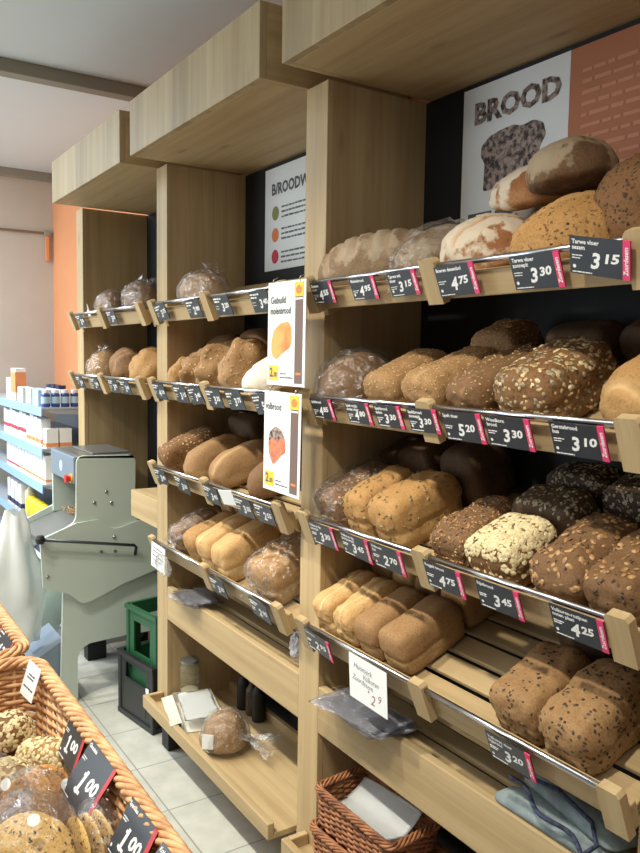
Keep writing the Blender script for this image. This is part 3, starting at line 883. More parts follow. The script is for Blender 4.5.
# ---- nearest rack, top tray
diag = [(-0.75, -0.78 + 0.26 * i, 0.75, -0.62 + 0.26 * i, 0.0065, 0.0088) for i in range(7)]
bread(on(0, 1, .275, .10, -70), 'long pale floured loaf with slanting cuts, left end of the top tray', 'batard', .15, .36, .135, B_FLOURG, .002, cuts=diag, sub=5)
bread(on(0, 1, .485, .115, -14), 'small bagged floury loaf between the long cut loaf and the cracked white loaf', 'batard', .13, .22, .115, B_FLOURG, .003, wrap=((0, -.1, .03), (-.02, -.135, .03), .03))
bread(on(0, 1, .655, .105, 8), 'round loaf with cracked white flour top, front of the top tray', 'round', .205, .2, .125, B_FLOUR, .005, 16, cuts=[(-.8, -.3, .3, .5, .005, .006), (-.2, -.8, .6, .3, .005, .006), (-.9, .3, 0, -.1, .004, .005)], sub=5)
bread(on(0, 1, .645, .285, 30), 'round floured loaf lying at the back of the top tray, mostly hidden', 'round', .19, .15, .11, B_FLOUR, .004)
bread(on(0, 1, .70, .225, 10, .108, 0, 0), 'pale floured loaf on top of others, below the printed bread slice', 'batard', .2, .16, .08, B_FLOUR, .004, cuts=[(-.6, -.2, .6, .2, .006, .006)], sub=5)
bread(on(0, 1, .87, .10, -35), 'golden round loaf with a diagonal split and seeds, front of the top tray', 'round', .215, .24, .125, B_GOLDSP, .004, cuts=[(.15, -.95, .3, .95, .007, .012)], seeds=[(45, .0032, 'flake', DARKSEED, .1)], sub=5)
bread(on(0, 1, .83, .27, 0), 'dark round loaf at the back of the top tray beneath the stack', 'round', .2, .17, .12, B_FLDARK, .004)
bread(on(0, 1, .82, .19, 20, .122, -18, 0), 'dark floury round loaf stacked highest on the top tray', 'round', .165, .165, .095, B_FLDARK, .004, cuts=[(-.7, .3, .7, .35, .006, .007)], sub=5)
bread(on(0, 1, .975, .19, 20, .0), 'large brown speckled round loaf at the right edge of the top tray', 'round', .2, .25, .165, B_SPECK, .005, seeds=[(220, .003, 'seed', DARKSEED, 0)], sub=5)

# ---- nearest rack, second tray
bread(on(0, 2, .195, .095, 12), 'shiny bagged brown loaf at the left end of the second tray', 'batard', .185, .22, .125, B_BROWN, .003, wrap=((.06, -.1, .03), (.07, -.13, .05), .03), sub=4)
bread(on(0, 2, .39, .115, 0), 'sesame-dusted tin loaf, first right of the shiny bagged loaf', 'tin', .125, .2, .108, B_TAN, .003, seeds=[(420, .0026, 'seed', SESAME, 0)], sub=5)
bread(on(0, 2, .552, .115, 0), 'knobbly tan tin loaf, second right of the shiny bagged loaf', 'tin', .122, .21, .112, B_TAN, .006, seeds=[(420, .0026, 'seed', SESAME, 0)], cuts=[(-.1, -.9, .2, .9, .005, .005)], sub=5)
bread(on(0, 2, .575, .275, 4, .0), 'tan seeded tin loaf standing behind the sesame loaves', 'tin', .13, .12, .135, B_TAN, .005, seeds=[(420, .003, 'seed', SESAME, 0)], sub=4)
bread(on(0, 2, .69, .115, -4), 'brown tin loaf split along its top, against the big kernel-covered loaf', 'tin', .118, .22, .11, B_BROWN, .005, seeds=[(300, .003, 'seed', SESAME, 0)], cuts=[(.2, -.9, -.1, .9, .006, .009)], sub=5)
bread(on(0, 2, .835, .12, -2), 'big brown loaf covered in pale kernels, right half of the second tray', 'tin', .15, .215, .125, B_WHOLE, .005, seeds=[(300, .0046, 'flake', SESAME, -.4), (200, .0055, 'flake', PALEKERNEL, -.2), (70, .0055, 'flake', OATM, .1)], sub=5)
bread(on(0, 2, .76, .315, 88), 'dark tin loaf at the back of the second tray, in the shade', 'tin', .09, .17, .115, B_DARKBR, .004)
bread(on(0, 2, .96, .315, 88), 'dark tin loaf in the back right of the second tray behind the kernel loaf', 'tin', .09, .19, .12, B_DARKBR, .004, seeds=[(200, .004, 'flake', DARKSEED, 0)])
bread(on(0, 2, 1.055, .125, -8), 'smooth golden loaf with a torn front edge at the right of the second tray', 'batard', .16, .23, .125, B_GOLD, .003, cuts=[(-.9, -.75, .9, -.8, .006, .008)], sub=5)

# ---- nearest rack, third tray
bread(on(0, 3, .175, .13, -6), 'bagged speckled tin loaf, leftmost on the third tray', 'tin', .12, .22, .108, B_WHOLE, .004, seeds=[(120, .004, 'flake', SESAME, .2)], wrap=((.01, -.1, .04), (.03, -.125, .035), .04))
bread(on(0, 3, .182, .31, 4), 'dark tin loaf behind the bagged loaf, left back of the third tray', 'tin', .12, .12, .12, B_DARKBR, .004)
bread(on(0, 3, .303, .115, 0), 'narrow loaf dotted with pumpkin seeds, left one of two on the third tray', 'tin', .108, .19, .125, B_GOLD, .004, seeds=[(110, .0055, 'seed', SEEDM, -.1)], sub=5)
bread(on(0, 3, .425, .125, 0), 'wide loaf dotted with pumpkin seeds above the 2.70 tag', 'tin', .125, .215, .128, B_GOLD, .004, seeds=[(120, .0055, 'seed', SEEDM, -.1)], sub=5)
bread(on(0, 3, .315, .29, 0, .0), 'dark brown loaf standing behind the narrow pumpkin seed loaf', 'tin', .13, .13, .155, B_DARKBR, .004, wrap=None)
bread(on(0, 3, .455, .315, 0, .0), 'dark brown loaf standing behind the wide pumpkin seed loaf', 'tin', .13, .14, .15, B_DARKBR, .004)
bread(on(0, 3, .635, .115, 0), 'reddish brown tin loaf with small grains beside the oat loaf', 'tin', .112, .2, .095, B_BROWN, .005, seeds=[(420, .0035, 'seed', CARAMEL, 0), (160, .0035, 'seed', DARKSEED, 0)], sub=5)
bread(on(0, 3, .772, .08, 0), 'tin loaf thickly covered with pale oat flakes, front of the third tray', 'tin', .132, .145, .108, B_WHOLE, .003, seeds=[(1100, .0062, 'flake', OATM, .12), (160, .004, 'flake', SESAME, -.6)], sub=5)
bread(on(0, 3, .78, .21, 2), 'grey-brown tin loaf dusted with flour, just behind the oat loaf', 'tin', .165, .1, .12, B_DARKBR, .004, seeds=[(260, .0045, 'flake', PALEKERNEL, .2)], sub=5)
bread(on(0, 3, .78, .315, 4), 'dark loaf with pale rim farthest back on the third tray', 'tin', .16, .09, .13, B_DARK, .004, seeds=[(240, .0035, 'flake', PALEKERNEL, .25)])
bread(on(0, 3, .925, .118, 0), 'brown tin loaf with golden kernels above the 4.25 tag', 'tin', .122, .215, .1, B_BROWN, .006, seeds=[(150, .006, 'flake', CARAMEL, .2), (120, .004, 'seed', DARKSEED, 0)], sub=5)
bread(on(0, 3, 1.043, .118, 0), 'brown kernel loaf beside the right bracket of the third tray', 'tin', .108, .215, .103, B_BROWN, .007, seeds=[(110, .006, 'flake', CARAMEL, .2), (120, .004, 'seed', DARKSEED, 0)], sub=5)
bread(on(0, 3, .945, .3, 0), 'almost black tin loaf with seeds in the back right of the third tray', 'tin', .165, .115, .13, B_DARK, .005, seeds=[(380, .0045, 'flake', PALEKERNEL, .0)], sub=5)

# ---- nearest rack, lowest tray
bread(on(0, 4, .163, .115, 2), 'pale crusty tin loaf at the far left of the lowest tray', 'tin', .09, .185, .108, B_PALE, .005, cuts=[(.0, -.9, .1, .9, .005, .006)], sub=5)
bread(on(0, 4, .258, .115, 0), 'pale crusty tin loaf, second from the left on the lowest tray', 'tin', .094, .19, .112, B_PALE, .006, cuts=[(-.1, -.9, .0, .9, .006, .007)], sub=5)
bread(on(0, 4, .356, .115, 0), 'smooth brown tin loaf, third from the left on the lowest tray', 'tin', .095, .19, .11, B_TAN, .002, sub=5)
bread(on(0, 4, .46, .12, 0), 'smooth brown tin loaf with long bare side, fourth on the lowest tray', 'tin', .105, .2, .112, B_TAN, .002, sub=5)
for i, (u, mt) in enumerate([(.165, B_PALE), (.262, B_PALE), (.36, B_TAN), (.46, B_TAN)]):
    bread(on(0, 4, u, .3, 0), ['pale', 'pale', 'brown', 'brown'][i] + ' back row tin loaf, lowest tray of the nearest rack, %s from the left' % ['first', 'second', 'third', 'fourth'][i], 'tin', .095, .14, .112, mt, .003)
bread(on(0, 4, .838, .115, 2), 'seed-crusted tin loaf, left one of the pair above the 3.20 tag', 'tin', .12, .2, .115, B_TAN, .005, seeds=[(210, .0036, 'flake', DARKSEED, -.4)], sub=5)
bread(on(0, 4, .965, .115, 0), 'seed-crusted tin loaf, right one of the pair above the 3.20 tag', 'tin', .125, .215, .12, B_TAN, .005, seeds=[(330, .0036, 'flake', DARKSEED, -.5)], sub=5)
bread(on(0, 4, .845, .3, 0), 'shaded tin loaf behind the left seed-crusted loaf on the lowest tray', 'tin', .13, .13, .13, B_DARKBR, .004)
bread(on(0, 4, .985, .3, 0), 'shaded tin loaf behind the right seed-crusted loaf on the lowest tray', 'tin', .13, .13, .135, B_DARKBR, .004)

# ---- middle rack
bread(on(-1.1, 1, .29, .12, 80), 'bagged pale loaf alone on the top tray of the middle rack', 'batard', .15, .34, .115, B_TAN, .003, wrap=((.02, .02, .07), (.06, -.02, .12), .06))
bread(on(-1.1, 2, .185, .10, 20), 'rough golden loaf at the left end of the second tray, middle rack', 'round', .13, .17, .1, B_GOLD, .006, seeds=[(150, .005, 'flake', CARAMEL, 0)], lumps=(26, .025, .012))
bread(on(-1.1, 2, .23, .27, -70), 'smooth brown long loaf at the back left, second tray of the middle rack', 'long', .12, .2, .135, B_BROWN, .002)
bread(on(-1.1, 2, .45, .29, -80), 'smooth brown long loaf behind the knobbly loaves of the middle rack', 'long', .11, .2, .145, B_BROWN, .002)
bread(on(-1.1, 2, .345, .11, 10), 'knobbly nut loaf, left one of three in the middle rack', 'round', .16, .2, .125, B_TAN, .006, seeds=[(150, .006, 'flake', CARAMEL, 0)], lumps=(36, .022, .014), sub=4)
bread(on(-1.1, 2, .515, .12, -8), 'knobbly nut loaf, middle one of three in the middle rack', 'round', .17, .22, .155, B_TAN, .006, seeds=[(170, .006, 'flake', CARAMEL, 0)], lumps=(40, .022, .015), sub=4)
bread(on(-1.1, 2, .675, .11, 16), 'knobbly nut loaf, right one of three in the middle rack', 'round', .15, .2, .155, B_TAN, .006, seeds=[(170, .006, 'flake', CARAMEL, 0)], lumps=(36, .022, .014), sub=4)
bread(on(-1.1, 2, .865, .115, -25), 'white-floured oval loaf beside the hanging posters', 'batard', .14, .24, .115, B_WFLOUR, .003, cuts=[(-.1, -.8, .2, .8, .008, .01)], sub=4)
bread(on(-1.1, 2, 1.01, .13, -10), 'wholemeal loaf half behind the upper hanging poster', 'batard', .12, .22, .12, B_WHOLE, .004)
bread(on(-1.1, 3, .19, .12, -8), 'dark grainy tin loaf, leftmost of three on the third tray of the middle rack', 'tin', .135, .23, .12, B_WHOLE, .004, seeds=[(160, .004, 'flake', SESAME, 0)])
bread(on(-1.1, 3, .395, .13, -6), 'long floury loaf, middle one of three on the third tray of the middle rack', 'long', .14, .25, .115, B_TAN, .006)
bread(on(-1.1, 3, .61, .13, -8), 'smooth long ridged loaf, rightmost of three on the third tray, middle rack', 'long', .135, .25, .12, B_TAN, .003, cuts=[(.25, -.9, .1, .9, .006, .007)])
bread(on(-1.1, 3, .33, .32, 85), 'dark loaf lying across the back of the third tray, middle rack', 'tin', .09, .24, .13, B_DARKBR, .004)
bread(on(-1.1, 3, .85, .14, -5), 'brown long loaf behind the lower hanging poster', 'long', .13, .24, .11, B_BROWN, .003)
bread(on(-1.1, 4, .27, .11, 0), 'grainy loaf in a clear bag, leftmost on the lowest tray, middle rack', 'tin', .11, .19, .11, B_WHOLE, .003, wrap=((0, -.09, .04), (-.05, -.12, .05), .05))
bread(on(-1.1, 4, .405, .12, 0), 'sesame tin loaf, second from the left on the lowest tray of the middle rack', 'tin', .115, .21, .12, B_GOLD, .004, seeds=[(330, .003, 'seed', SESAME, 0)])
bread(on(-1.1, 4, .535, .12, 0), 'pale golden tin loaf, left half of a joined-looking pair in the middle rack', 'tin', .118, .22, .135, B_PALE, .003, cuts=[(-.1, -.9, 0, .9, .005, .006)], sub=5)
bread(on(-1.1, 4, .662, .12, 0), 'pale golden tin loaf, right half of a joined-looking pair in the middle rack', 'tin', .118, .22, .135, B_PALE, .004, sub=5)
bread(on(-1.1, 4, .93, .13, 3), 'pale loaf in a clear bag, right end of the lowest tray, middle rack', 'tin', .17, .23, .135, B_GOLD, .004, wrap=((-.04, -.1, .03), (-.07, -.12, .06), .05), sub=5, cuts=[(-.2, -.9, -.1, .9, .006, .008)])
for i, (u, mt) in enumerate([(.30, B_TAN), (.43, B_BROWN), (.56, B_GOLD), (.69, B_GOLD), (.83, B_TAN)]):
    bread(on(-1.1, 4, u, .3, 0), '%s back row loaf, lowest tray of the middle rack, %s' % (['tan', 'brown', 'golden', 'golden', 'tan'][i], ['first from the left', 'second from the left', 'third from the left', 'fourth from the left', 'last in the row'][i]), 'tin', .115, .13, .135, mt, .003)

# ---- farthest rack
bread(on(-2.2, 1, .36, .12, 70), 'bagged brown loaf, left one on the upper tray of the farthest rack', 'batard', .15, .36, .115, B_WHOLE, .003, wrap=())
bread(on(-2.2, 1, .73, .13, 75), 'bagged brown loaf, right one on the upper tray of the farthest rack', 'batard', .16, .38, .125, B_WHOLE, .003, wrap=((.03, .16, .05), (.05, .25, .1), .07))
bread(on(-2.2, 2, .29, .11, 60), 'golden loaf in a clear bag at the left of the lower tray, farthest rack', 'batard', .17, .27, .125, B_GOLD, .003, wrap=((.0, 0.02, .1), (.02, .02, .15), .05))
bread(on(-2.2, 2, .59, .12, 72), 'rough scored brown oval loaf in the middle of the lower tray, farthest rack', 'batard', .17, .29, .13, B_WHOLE, .005, cuts=[(-.7, -.6 + .3 * i, .7, -.45 + .3 * i, .008, .008) for i in range(5)])
bread(on(-2.2, 2, .9, .11, 70), 'rough golden seeded loaf at the right of the lower tray, farthest rack', 'batard', .17, .3, .135, B_GOLD, .006, seeds=[(150, .005, 'flake', CARAMEL, 0)], lumps=(30, .025, .01))
prism('paper_scrap', rounded([(0, 0), (.1, 0), (.14, .09), (.09, .06), (.03, .05)], .008), 1, 0, .004, PAPER)
o = bpy.data.objects['paper_scrap']; o.matrix_world = on(-2.2, 1, .12, .06, -10) ; tag(o, 'scrap of white paper standing at the left end of the upper farthest tray', 'paper')

# ------------------------------------------------------------------ wicker baskets
def rrect(w, d, rad, n=6):
    pts = []
    for cx, cy, a0 in ((w / 2 - rad, d / 2 - rad, 0), (-w / 2 + rad, d / 2 - rad, 90), (-w / 2 + rad, -d / 2 + rad, 180), (w / 2 - rad, -d / 2 + rad, 270)):
        for k in range(n + 1):
            a = R(a0 + 90 * k / n); pts.append((cx + rad * math.cos(a), cy + rad * math.sin(a)))
    return pts

def resample(pts, m):
    P = [Vector((p[0], p[1], 0)) for p in pts]; P.append(P[0]); L = [0]
    for a, b in zip(P, P[1:]): L.append(L[-1] + (b - a).length)
    out = []; j = 0
    for i in range(m):
        s = L[-1] * i / m
        while L[j + 1] < s: j += 1
        t = (s - L[j]) / max(1e-9, L[j + 1] - L[j]); p = P[j].lerp(P[j + 1], t); d = (P[j + 1] - P[j]).normalized()
        out.append((p, Vector((d.y, -d.x, 0))))
    return out, L[-1]

def basket(M, w, d, h, mat, label, strand=0.0045, pitch=0.03, taper=0.9, rimr=0.012, floor_z=0.006):
    r = empty('wicker_basket'); r.matrix_world = M
    tag(r, label, 'basket')
    rad = min(w, d) * 0.12
    base = rrect(w, d, rad)
    per = 2 * (w + d); ns = int(per / pitch); ns += ns % 2
    m = ns * 4
    ring, _ = resample(base, m)
    bm = bmesh.new(); rows = int((h - rimr) / (strand * 1.75)); rng = random.Random(int(w * 1000))
    for j in range(rows):
        z = strand + j * strand * 1.75; sc = taper + (1 - taper) * z / h
        pts = []
        for i, (p, n) in enumerate(ring):
            o = math.sin(math.pi * i / 4 + (math.pi if j % 2 else 0)) * strand * 0.9
            pts.append((p.x * sc + n.x * o, p.y * sc + n.y * o, z + rng.uniform(-1, 1) * strand * 0.15))
        add_tube(bm, pts, strand * rng.uniform(0.85, 1.05), 6, False, True)
    bmesh.ops.recalc_face_normals(bm, faces=bm.faces)
    bm_obj('woven_wall', bm, mat, r, True)
    bm = bmesh.new()
    for i in range(0, m, 8):
        p, n = ring[i + 2 if i + 2 < m else 2]
        add_tube(bm, [(p.x * taper, p.y * taper, 0.0), (p.x, p.y, h)], strand * 0.85, 6)
    bm_obj('stakes', bm, mat, r, True)
    # plaited border: three strands winding round the edge
    bm = bmesh.new(); m2 = ns * 8; ring2, L = resample(base, m2); tw = max(6, int(L / (rimr * 9.5)))
    for s in range(5):
        pts = []
        for i, (p, n) in enumerate(ring2):
            a = 2 * math.pi * (tw * i / m2 + s / 5)
            pts.append((p.x + n.x * math.cos(a) * rimr * 0.95, p.y + n.y * math.cos(a) * rimr * 0.95, h + math.sin(a) * rimr * 0.62))
        add_tube(bm, pts, rimr * 0.42, 7, False, True)
    bmesh.ops.recalc_face_normals(bm, faces=bm.faces)
    bm_obj('plaited_rim', bm, mat, r, True)
    bm = bmesh.new(); vs = [bm.verts.new((x * taper, y * taper, floor_z)) for x, y in base]; vs2 = [bm.verts.new((x * taper, y * taper, 0)) for x, y in base]
    bm.faces.new(vs); bm.faces.new(vs2[::-1])
    for i in range(len(vs)): bm.faces.new((vs[i], vs2[i], vs2[(i + 1) % len(vs)], vs[(i + 1) % len(vs)]))
    bm_obj('basket_floor', bm, mat, r)
    return r

T = Matrix.Translation
RZm = lambda a: Matrix.Rotation(R(a), 4, 'Z')
basket(T((0.40, -0.945, 0.56)), 1.22, 0.53, 0.24, WICK, 'honey wicker basket of cookies and rolls with 1.00 price cards, bottom left', 0.006, 0.05, 0.95, 0.0145)
basket(T((-0.69, -0.97, 0.55)), 0.86, 0.56, 0.255, WICK, 'second honey wicker basket, farther left behind the one with cookies', 0.006, 0.05, 0.95, 0.0145)
# table under the two baskets
tb = empty('display_table', (0, 0, 0)); tag(tb, 'low wooden display table under the honey wicker baskets', 'table')
box('tabletop', (-1.1, -1.24, 0.52), (1.0, -0.72, 0.549), WX, tb, 0.004)
for xx in (-1.05, 0.9):
    for yy in (-1.2, -0.8):
        box('leg', (xx, yy, 0.0), (xx + 0.05, yy + 0.05, 0.52), WZ, tb, 0.003)

basket(T((0.345, 0.05, 0.214)) @ RZm(3), 0.36, 0.21, 0.13, WICKRED, 'chestnut wicker basket at the bottom, under the one holding white paper', 0.0042, 0.026, 0.92, 0.009)
basket(T((0.325, 0.035, 0.352)) @ RZm(5) @ Matrix.Rotation(R(4), 4, 'Y'), 0.29, 0.17, 0.1, WICKRED, 'chestnut wicker basket with white paper inside, stacked on another', 0.0042, 0.026, 0.92, 0.009)

def sheet(name, M, w, l, mat, nx=14, ny=14, amp=0.004, thick=0.0012, fn=None, seed=1):
    bm = bmesh.new(); g = []
    for j in range(ny + 1):
        row = []
        for i in range(nx + 1):
            x, y = w * (i / nx - .5), l * (j / ny - .5)
            z = amp * noise.noise(Vector((x * 14 + seed, y * 14, seed * 3.1)))
            if fn: z += fn(x / w * 2, y / l * 2)
            row.append(bm.verts.new((x, y, z)))
        g.append(row)
    for j in range(ny):
        for i in range(nx): bm.faces.new((g[j][i], g[j][i + 1], g[j + 1][i + 1], g[j + 1][i]))
    bmesh.ops.solidify(bm, geom=list(bm.faces), thickness=thick)
    o = bm_obj(name, bm, mat, None, True); o.matrix_world = M
    return o

o = sheet('white_paper', T((0.33, 0.035, 0.425)) @ RZm(5) @ Matrix.Rotation(R(8), 4, 'X'), 0.22, 0.13, PAPER, amp=0.004, fn=lambda a, b: 0.018 * (b * b) + 0.01 * max(0, b), seed=4)
tag(o, 'white paper lining the upper chestnut wicker basket', 'paper')

# ------------------------------------------------------------------ goods in the honey basket
def cookie_bag(M, cookies, label, tag_spot=None, shell=(0.085, 0.07, 0.06), seed=0):
    """cookies: list of (loc, euler, radius, thickness, mat)"""
    r = empty('cookie_bag'); r.matrix_world = M; tag(r, label, 'bag of cookies', 'clear bags of cookies')
    rng = random.Random(seed)
    for loc, eu, rad, th, mt in cookies:
        P, F, V = loaf_verts('round', rad * 2, rad * 2, th, rng, 4)
        Nn, _ = vnormals(P, F); P = displace(P, Nn, rng, 0.0022, 30)
        me = bpy.data.meshes.new('cookie'); me.from_pydata([tuple(p) for p in P], [], F)
        me.attributes.new('crack', 'FLOAT', 'POINT')
        c = link('cookie', me, mt, r, True); c.location = loc; c.rotation_euler = [R(a) for a in eu]
        VV, FF = scatter(P, F, _, rng, 26, 0.004, 'seed', 0.3)
        m2 = bpy.data.meshes.new('crumb_topping'); m2.from_pydata(VV, [], FF)
        link('crumb_topping', m2, DARKSEED if mt is COOKIE else CARAMEL, c)['kind'] = 'stuff'
    V, F = ICO[4]; out = []; off = Vector((seed * 3.3, 1, 2))
    for v in V:
        p = Vector((v[0] * shell[0], v[1] * shell[1], v[2] * shell[2])); n_ = Vector(v)
        r_ = abs(noise.noise(n_ * 4 + off)) + 0.5 * abs(noise.noise(n_ * 11 + off))
        out.append(tuple(p * (1 + 0.22 * (0.4 - r_))))
    me = bpy.data.meshes.new('plastic_bag'); me.from_pydata(out, [], list(F)); link('plastic_bag', me, FILM, r, True)
    if tag_spot:
        bm = bmesh.new(); bmesh.ops.create_circle(bm, cap_ends=True, radius=0.011, segments=20)
        s = bm_obj('white_sticker', bm, PAPER, r); s.location = tag_spot[0]; s.rotation_euler = [R(a) for a in tag_spot[1]]
    return r

toC = (34, 0, 68)   # faces up and toward the aisle end
cookie_bag(T((0.47, -0.85, 0.735)) @ RZm(10), [((0.02 * i - 0.01, 0.0, -0.03 + 0.004 * i), (40, 0, 75 + 4 * i), 0.068, 0.016, COOKIE) for i in range(3)], 'clear bag with large pale cookies lying flat, white round sticker, bottom of the basket', ((0.045, -0.01, 0.06), (38, 0, 70)), (0.105, 0.085, 0.075), 1)
cookie_bag(T((0.30, -0.90, 0.735)) @ RZm(-20), [((0.0, -0.05 + 0.022 * i, 0.0), (90, 0, 4 * i), 0.062, 0.016, COOKIE2) for i in range(4)], 'clear bag of toasted cookies standing on edge, at the left photo border', ((0.04, 0.05, 0.05), (60, 0, 60)), (0.08, 0.085, 0.085), 2)
cookie_bag(T((0.50, -0.738, 0.70)) @ RZm(5), [((0.0, -0.028 + 0.02 * i, 0.0), (90, 0, 3 * i), 0.062, 0.015, COOKIE) for i in range(3)], 'clear bag of cookies on edge, leaning against the basket wall under the tags', None, (0.075, 0.045, 0.08), 3)
cookie_bag(T((0.305, -0.80, 0.71)) @ RZm(30), [((0.0, -0.02 + 0.02 * i, 0.0), (70, 0, 50 + 5 * i), 0.056, 0.016, COOKIE2) for i in range(3)], 'clear bag with rough nutty cookies, behind the bag with the round sticker', ((0.05, 0.03, 0.03), (60, 0, 80)), (0.075, 0.06, 0.06), 4)
cookie_bag(T((0.70, -0.82, 0.70)) @ RZm(-10), [((0.0, -0.03 + 0.02 * i, 0.0), (80, 0, 30), 0.06, 0.016, COOKIE) for i in range(4)], 'clear bag of cookies nearest the camera, at the bottom photo border', None, (0.08, 0.07, 0.07), 5)
oats = [(420, 0.006, 'flake', OATM, -.3)]
for (x, y, z, rot, w, l, hh, lab, mt) in [
    (-0.03, -0.785, 0.665, 20, .115, .12, .085, 'round roll covered in oat flakes, at the far end of the basket', B_WHOLE),
    (0.115, -0.735, 0.655, -50, .085, .15, .085, 'oval roll with scattered oat flakes, beside the basket wall', B_GOLD),
    (0.16, -0.83, 0.66, 10, .11, .11, .075, 'oat-covered roll in front of the far round roll, partly behind bags', B_TAN),
    (0.0, -0.9, 0.65, 0, .11, .11, .08, 'oat roll at the left photo border behind the toasted cookies', B_WHOLE),
    (0.03, -0.715, 0.625, 60, .07, .13, .07, 'smooth small roll squeezed between oat rolls and basket wall', B_TAN)]:
    bread(T((x, y, z)) @ RZm(rot), lab, 'round', w, l, hh, mt, .003, seeds=oats if 'oat' in lab and 'smooth' not in lab else None, name='bread_roll', cat='bread roll', sub=4)
# loose rolls underneath, filling the basket
for i, (x, y) in enumerate([(-.05, -.78), (.06, -.9), (.12, -.78), (.24, -.88), (.28, -.77), (.40, -.86), (.43, -.76), (.56, -.84), (.60, -.75), (.72, -.85), (-.06, -1.0), (.2, -1.02), (.45, -1.02), (.7, -1.0)]):
    bread(T((x, y, 0.57)) @ RZm(i * 37), 'brown roll underneath the bags and rolls in the honey basket', 'round', .115, .115, .085, B_TAN, .003, name='bread_roll', cat='bread roll', sub=3, group='rolls hidden under the bags')

def basket_tag(x, y, z, lean, big, small, label, seed, roll=0, yaw=0, **kw):
    M = T((x, y, z)) @ RZm(yaw) @ Matrix.Rotation(R(-lean), 4, 'X')
    return price_tag(M, big, small, label, **kw, roll=roll, seed=seed, redstrip=True, group='price cards in the honey baskets')
basket_tag(.40, -.692, .815, 36, '1', '00', 'black price card reading 1.00 with red edge, upper one on the basket rim', 501, name='Chocolade', w=.15, h=.108)
basket_tag(.225, -.690, .808, 20, '1', '00', 'dark price card partly behind the 1.00 card with red edge', 502, name='Havermout', w=.12, h=.09)
basket_tag(.625, -.692, .812, 30, '1', '00', 'black price card reading 1.00, lower one, cut by the photo border', 503, name='Speculaas', w=.125, h=.095)
basket_tag(.775, -.695, .812, 40, '1', '25', 'black price card at the bottom border, last on the basket rim', 504, name='Krakeling', w=.12, h=.095)
basket_tag(-.42, -.70, .81, 30, '1', '25', 'dark price card inside the second honey basket at the left border', 505, w=.15, h=.1)
o = box('white_card', (-0.035, -0.001, -0.085), (0.035, 0.001, 0), PAPER); o.matrix_world = T((-0.105, -0.705, 0.825)) @ RZm(12) @ Matrix.Rotation(R(-16), 4, 'X') @ Matrix.Rotation(R(6), 4, 'Y')
tag(o, 'small white card with faint print at the corner of the cookie basket', 'card')
scribble_part('small_print', [(-.015, .02, -.03), (-.02, .015, -.038), (-.025, .025, -.062)], -0.0015, GREYINK, o, .004, 77)

# ------------------------------------------------------------------ things on the lower shelves
bags = empty('clear_bag_stack', (0.325, 0.01, 0.693)); tag(bags, 'stack of flat clear plastic bags under the handwritten note, nearest rack', 'plastic bags')
for i in range(5):
    s = sheet('clear_bag', Matrix.Identity(4), 0.25, 0.14, FILMFLAT, amp=0.010, seed=i * 2 + 1); s.parent = bags; s.location = (0.012 * (i % 3) - .01, -0.006 * i, 0.0045 * i + .002); s.rotation_euler = (R(-2), 0, R(-6 + 4 * i))
bags = empty('clear_bag_stack', (-0.78, 0.03, 0.693)); tag(bags, 'small pile of flat clear bags on the beam of the middle rack', 'plastic bags')
for i in range(4):
    s = sheet('clear_bag', Matrix.Identity(4), 0.2, 0.13, FILMFLAT, amp=0.012, seed=i * 3 + 2); s.parent = bags; s.location = (0.008 * i, -0.01 + .008 * (i % 2), 0.006 * i + .002); s.rotation_euler = (0, 0, R(8 - 9 * i))

def crumple(name, M, sx, sy, sz, mat, label, cat, seed, parent=None, amp=0.35, zmin=-0.85):
    V, F = ICO[4]; out = []; off = Vector((seed, seed * 2, 1))
    for v in V:
        n_ = Vector(v); q = abs(noise.noise(n_ * 2.2 + off)) + .6 * abs(noise.noise(n_ * 5 + off)) + .3 * abs(noise.noise(n_ * 11 + off))
        k = 1 + amp * (0.45 - q); out.append((v[0] * sx * k, v[1] * sy * k, max(v[2] * k, zmin) * sz - zmin * sz))
    me = bpy.data.meshes.new(name); me.from_pydata(out, [], list(F)); o = link(name, me, mat, parent, False); 
    if parent is None:
        o.matrix_world = M; tag(o, label, cat)
    else: o.matrix_local = M
    return o
crumple('crumpled_bag', T((-0.105, 0.085, 0.679)), .045, .04, .05, CAPW, 'crumpled white plastic bag on the slats beside the post, middle rack', 'plastic bag', 3, amp=.6)
# white slip with clear bag clipped on the lowest rail of the middle rack
o = box('white_slip', (-0.062, -0.001, -0.095), (0.062, 0.0005, 0), PAPER); o.matrix_world = TM[(-1.1, 4)] @ T((.235, -.037, .078)) @ Matrix.Rotation(R(5), 4, 'Y') @ Matrix.Rotation(R(-22), 4, 'X')
tag(o, 'white printed slip hanging on the lowest rail of the middle rack', 'note')
scribble_part('small_print', [(-.045, .04, -.02), (-.045, .02, -.032), (-.045, .045, -.05), (-.04, .03, -.066)], -0.0014, GREYINK, o, .004, 31)
crumple('clear_bag', TM[(-1.1, 4)] @ T((.325, -.075, .0)) @ Matrix.Rotation(R(10), 4, 'Y'), .035, .022, .045, FILM, 'crumpled clear bag dangling beside the white slip, middle rack', 'plastic bag', 8, amp=.7)

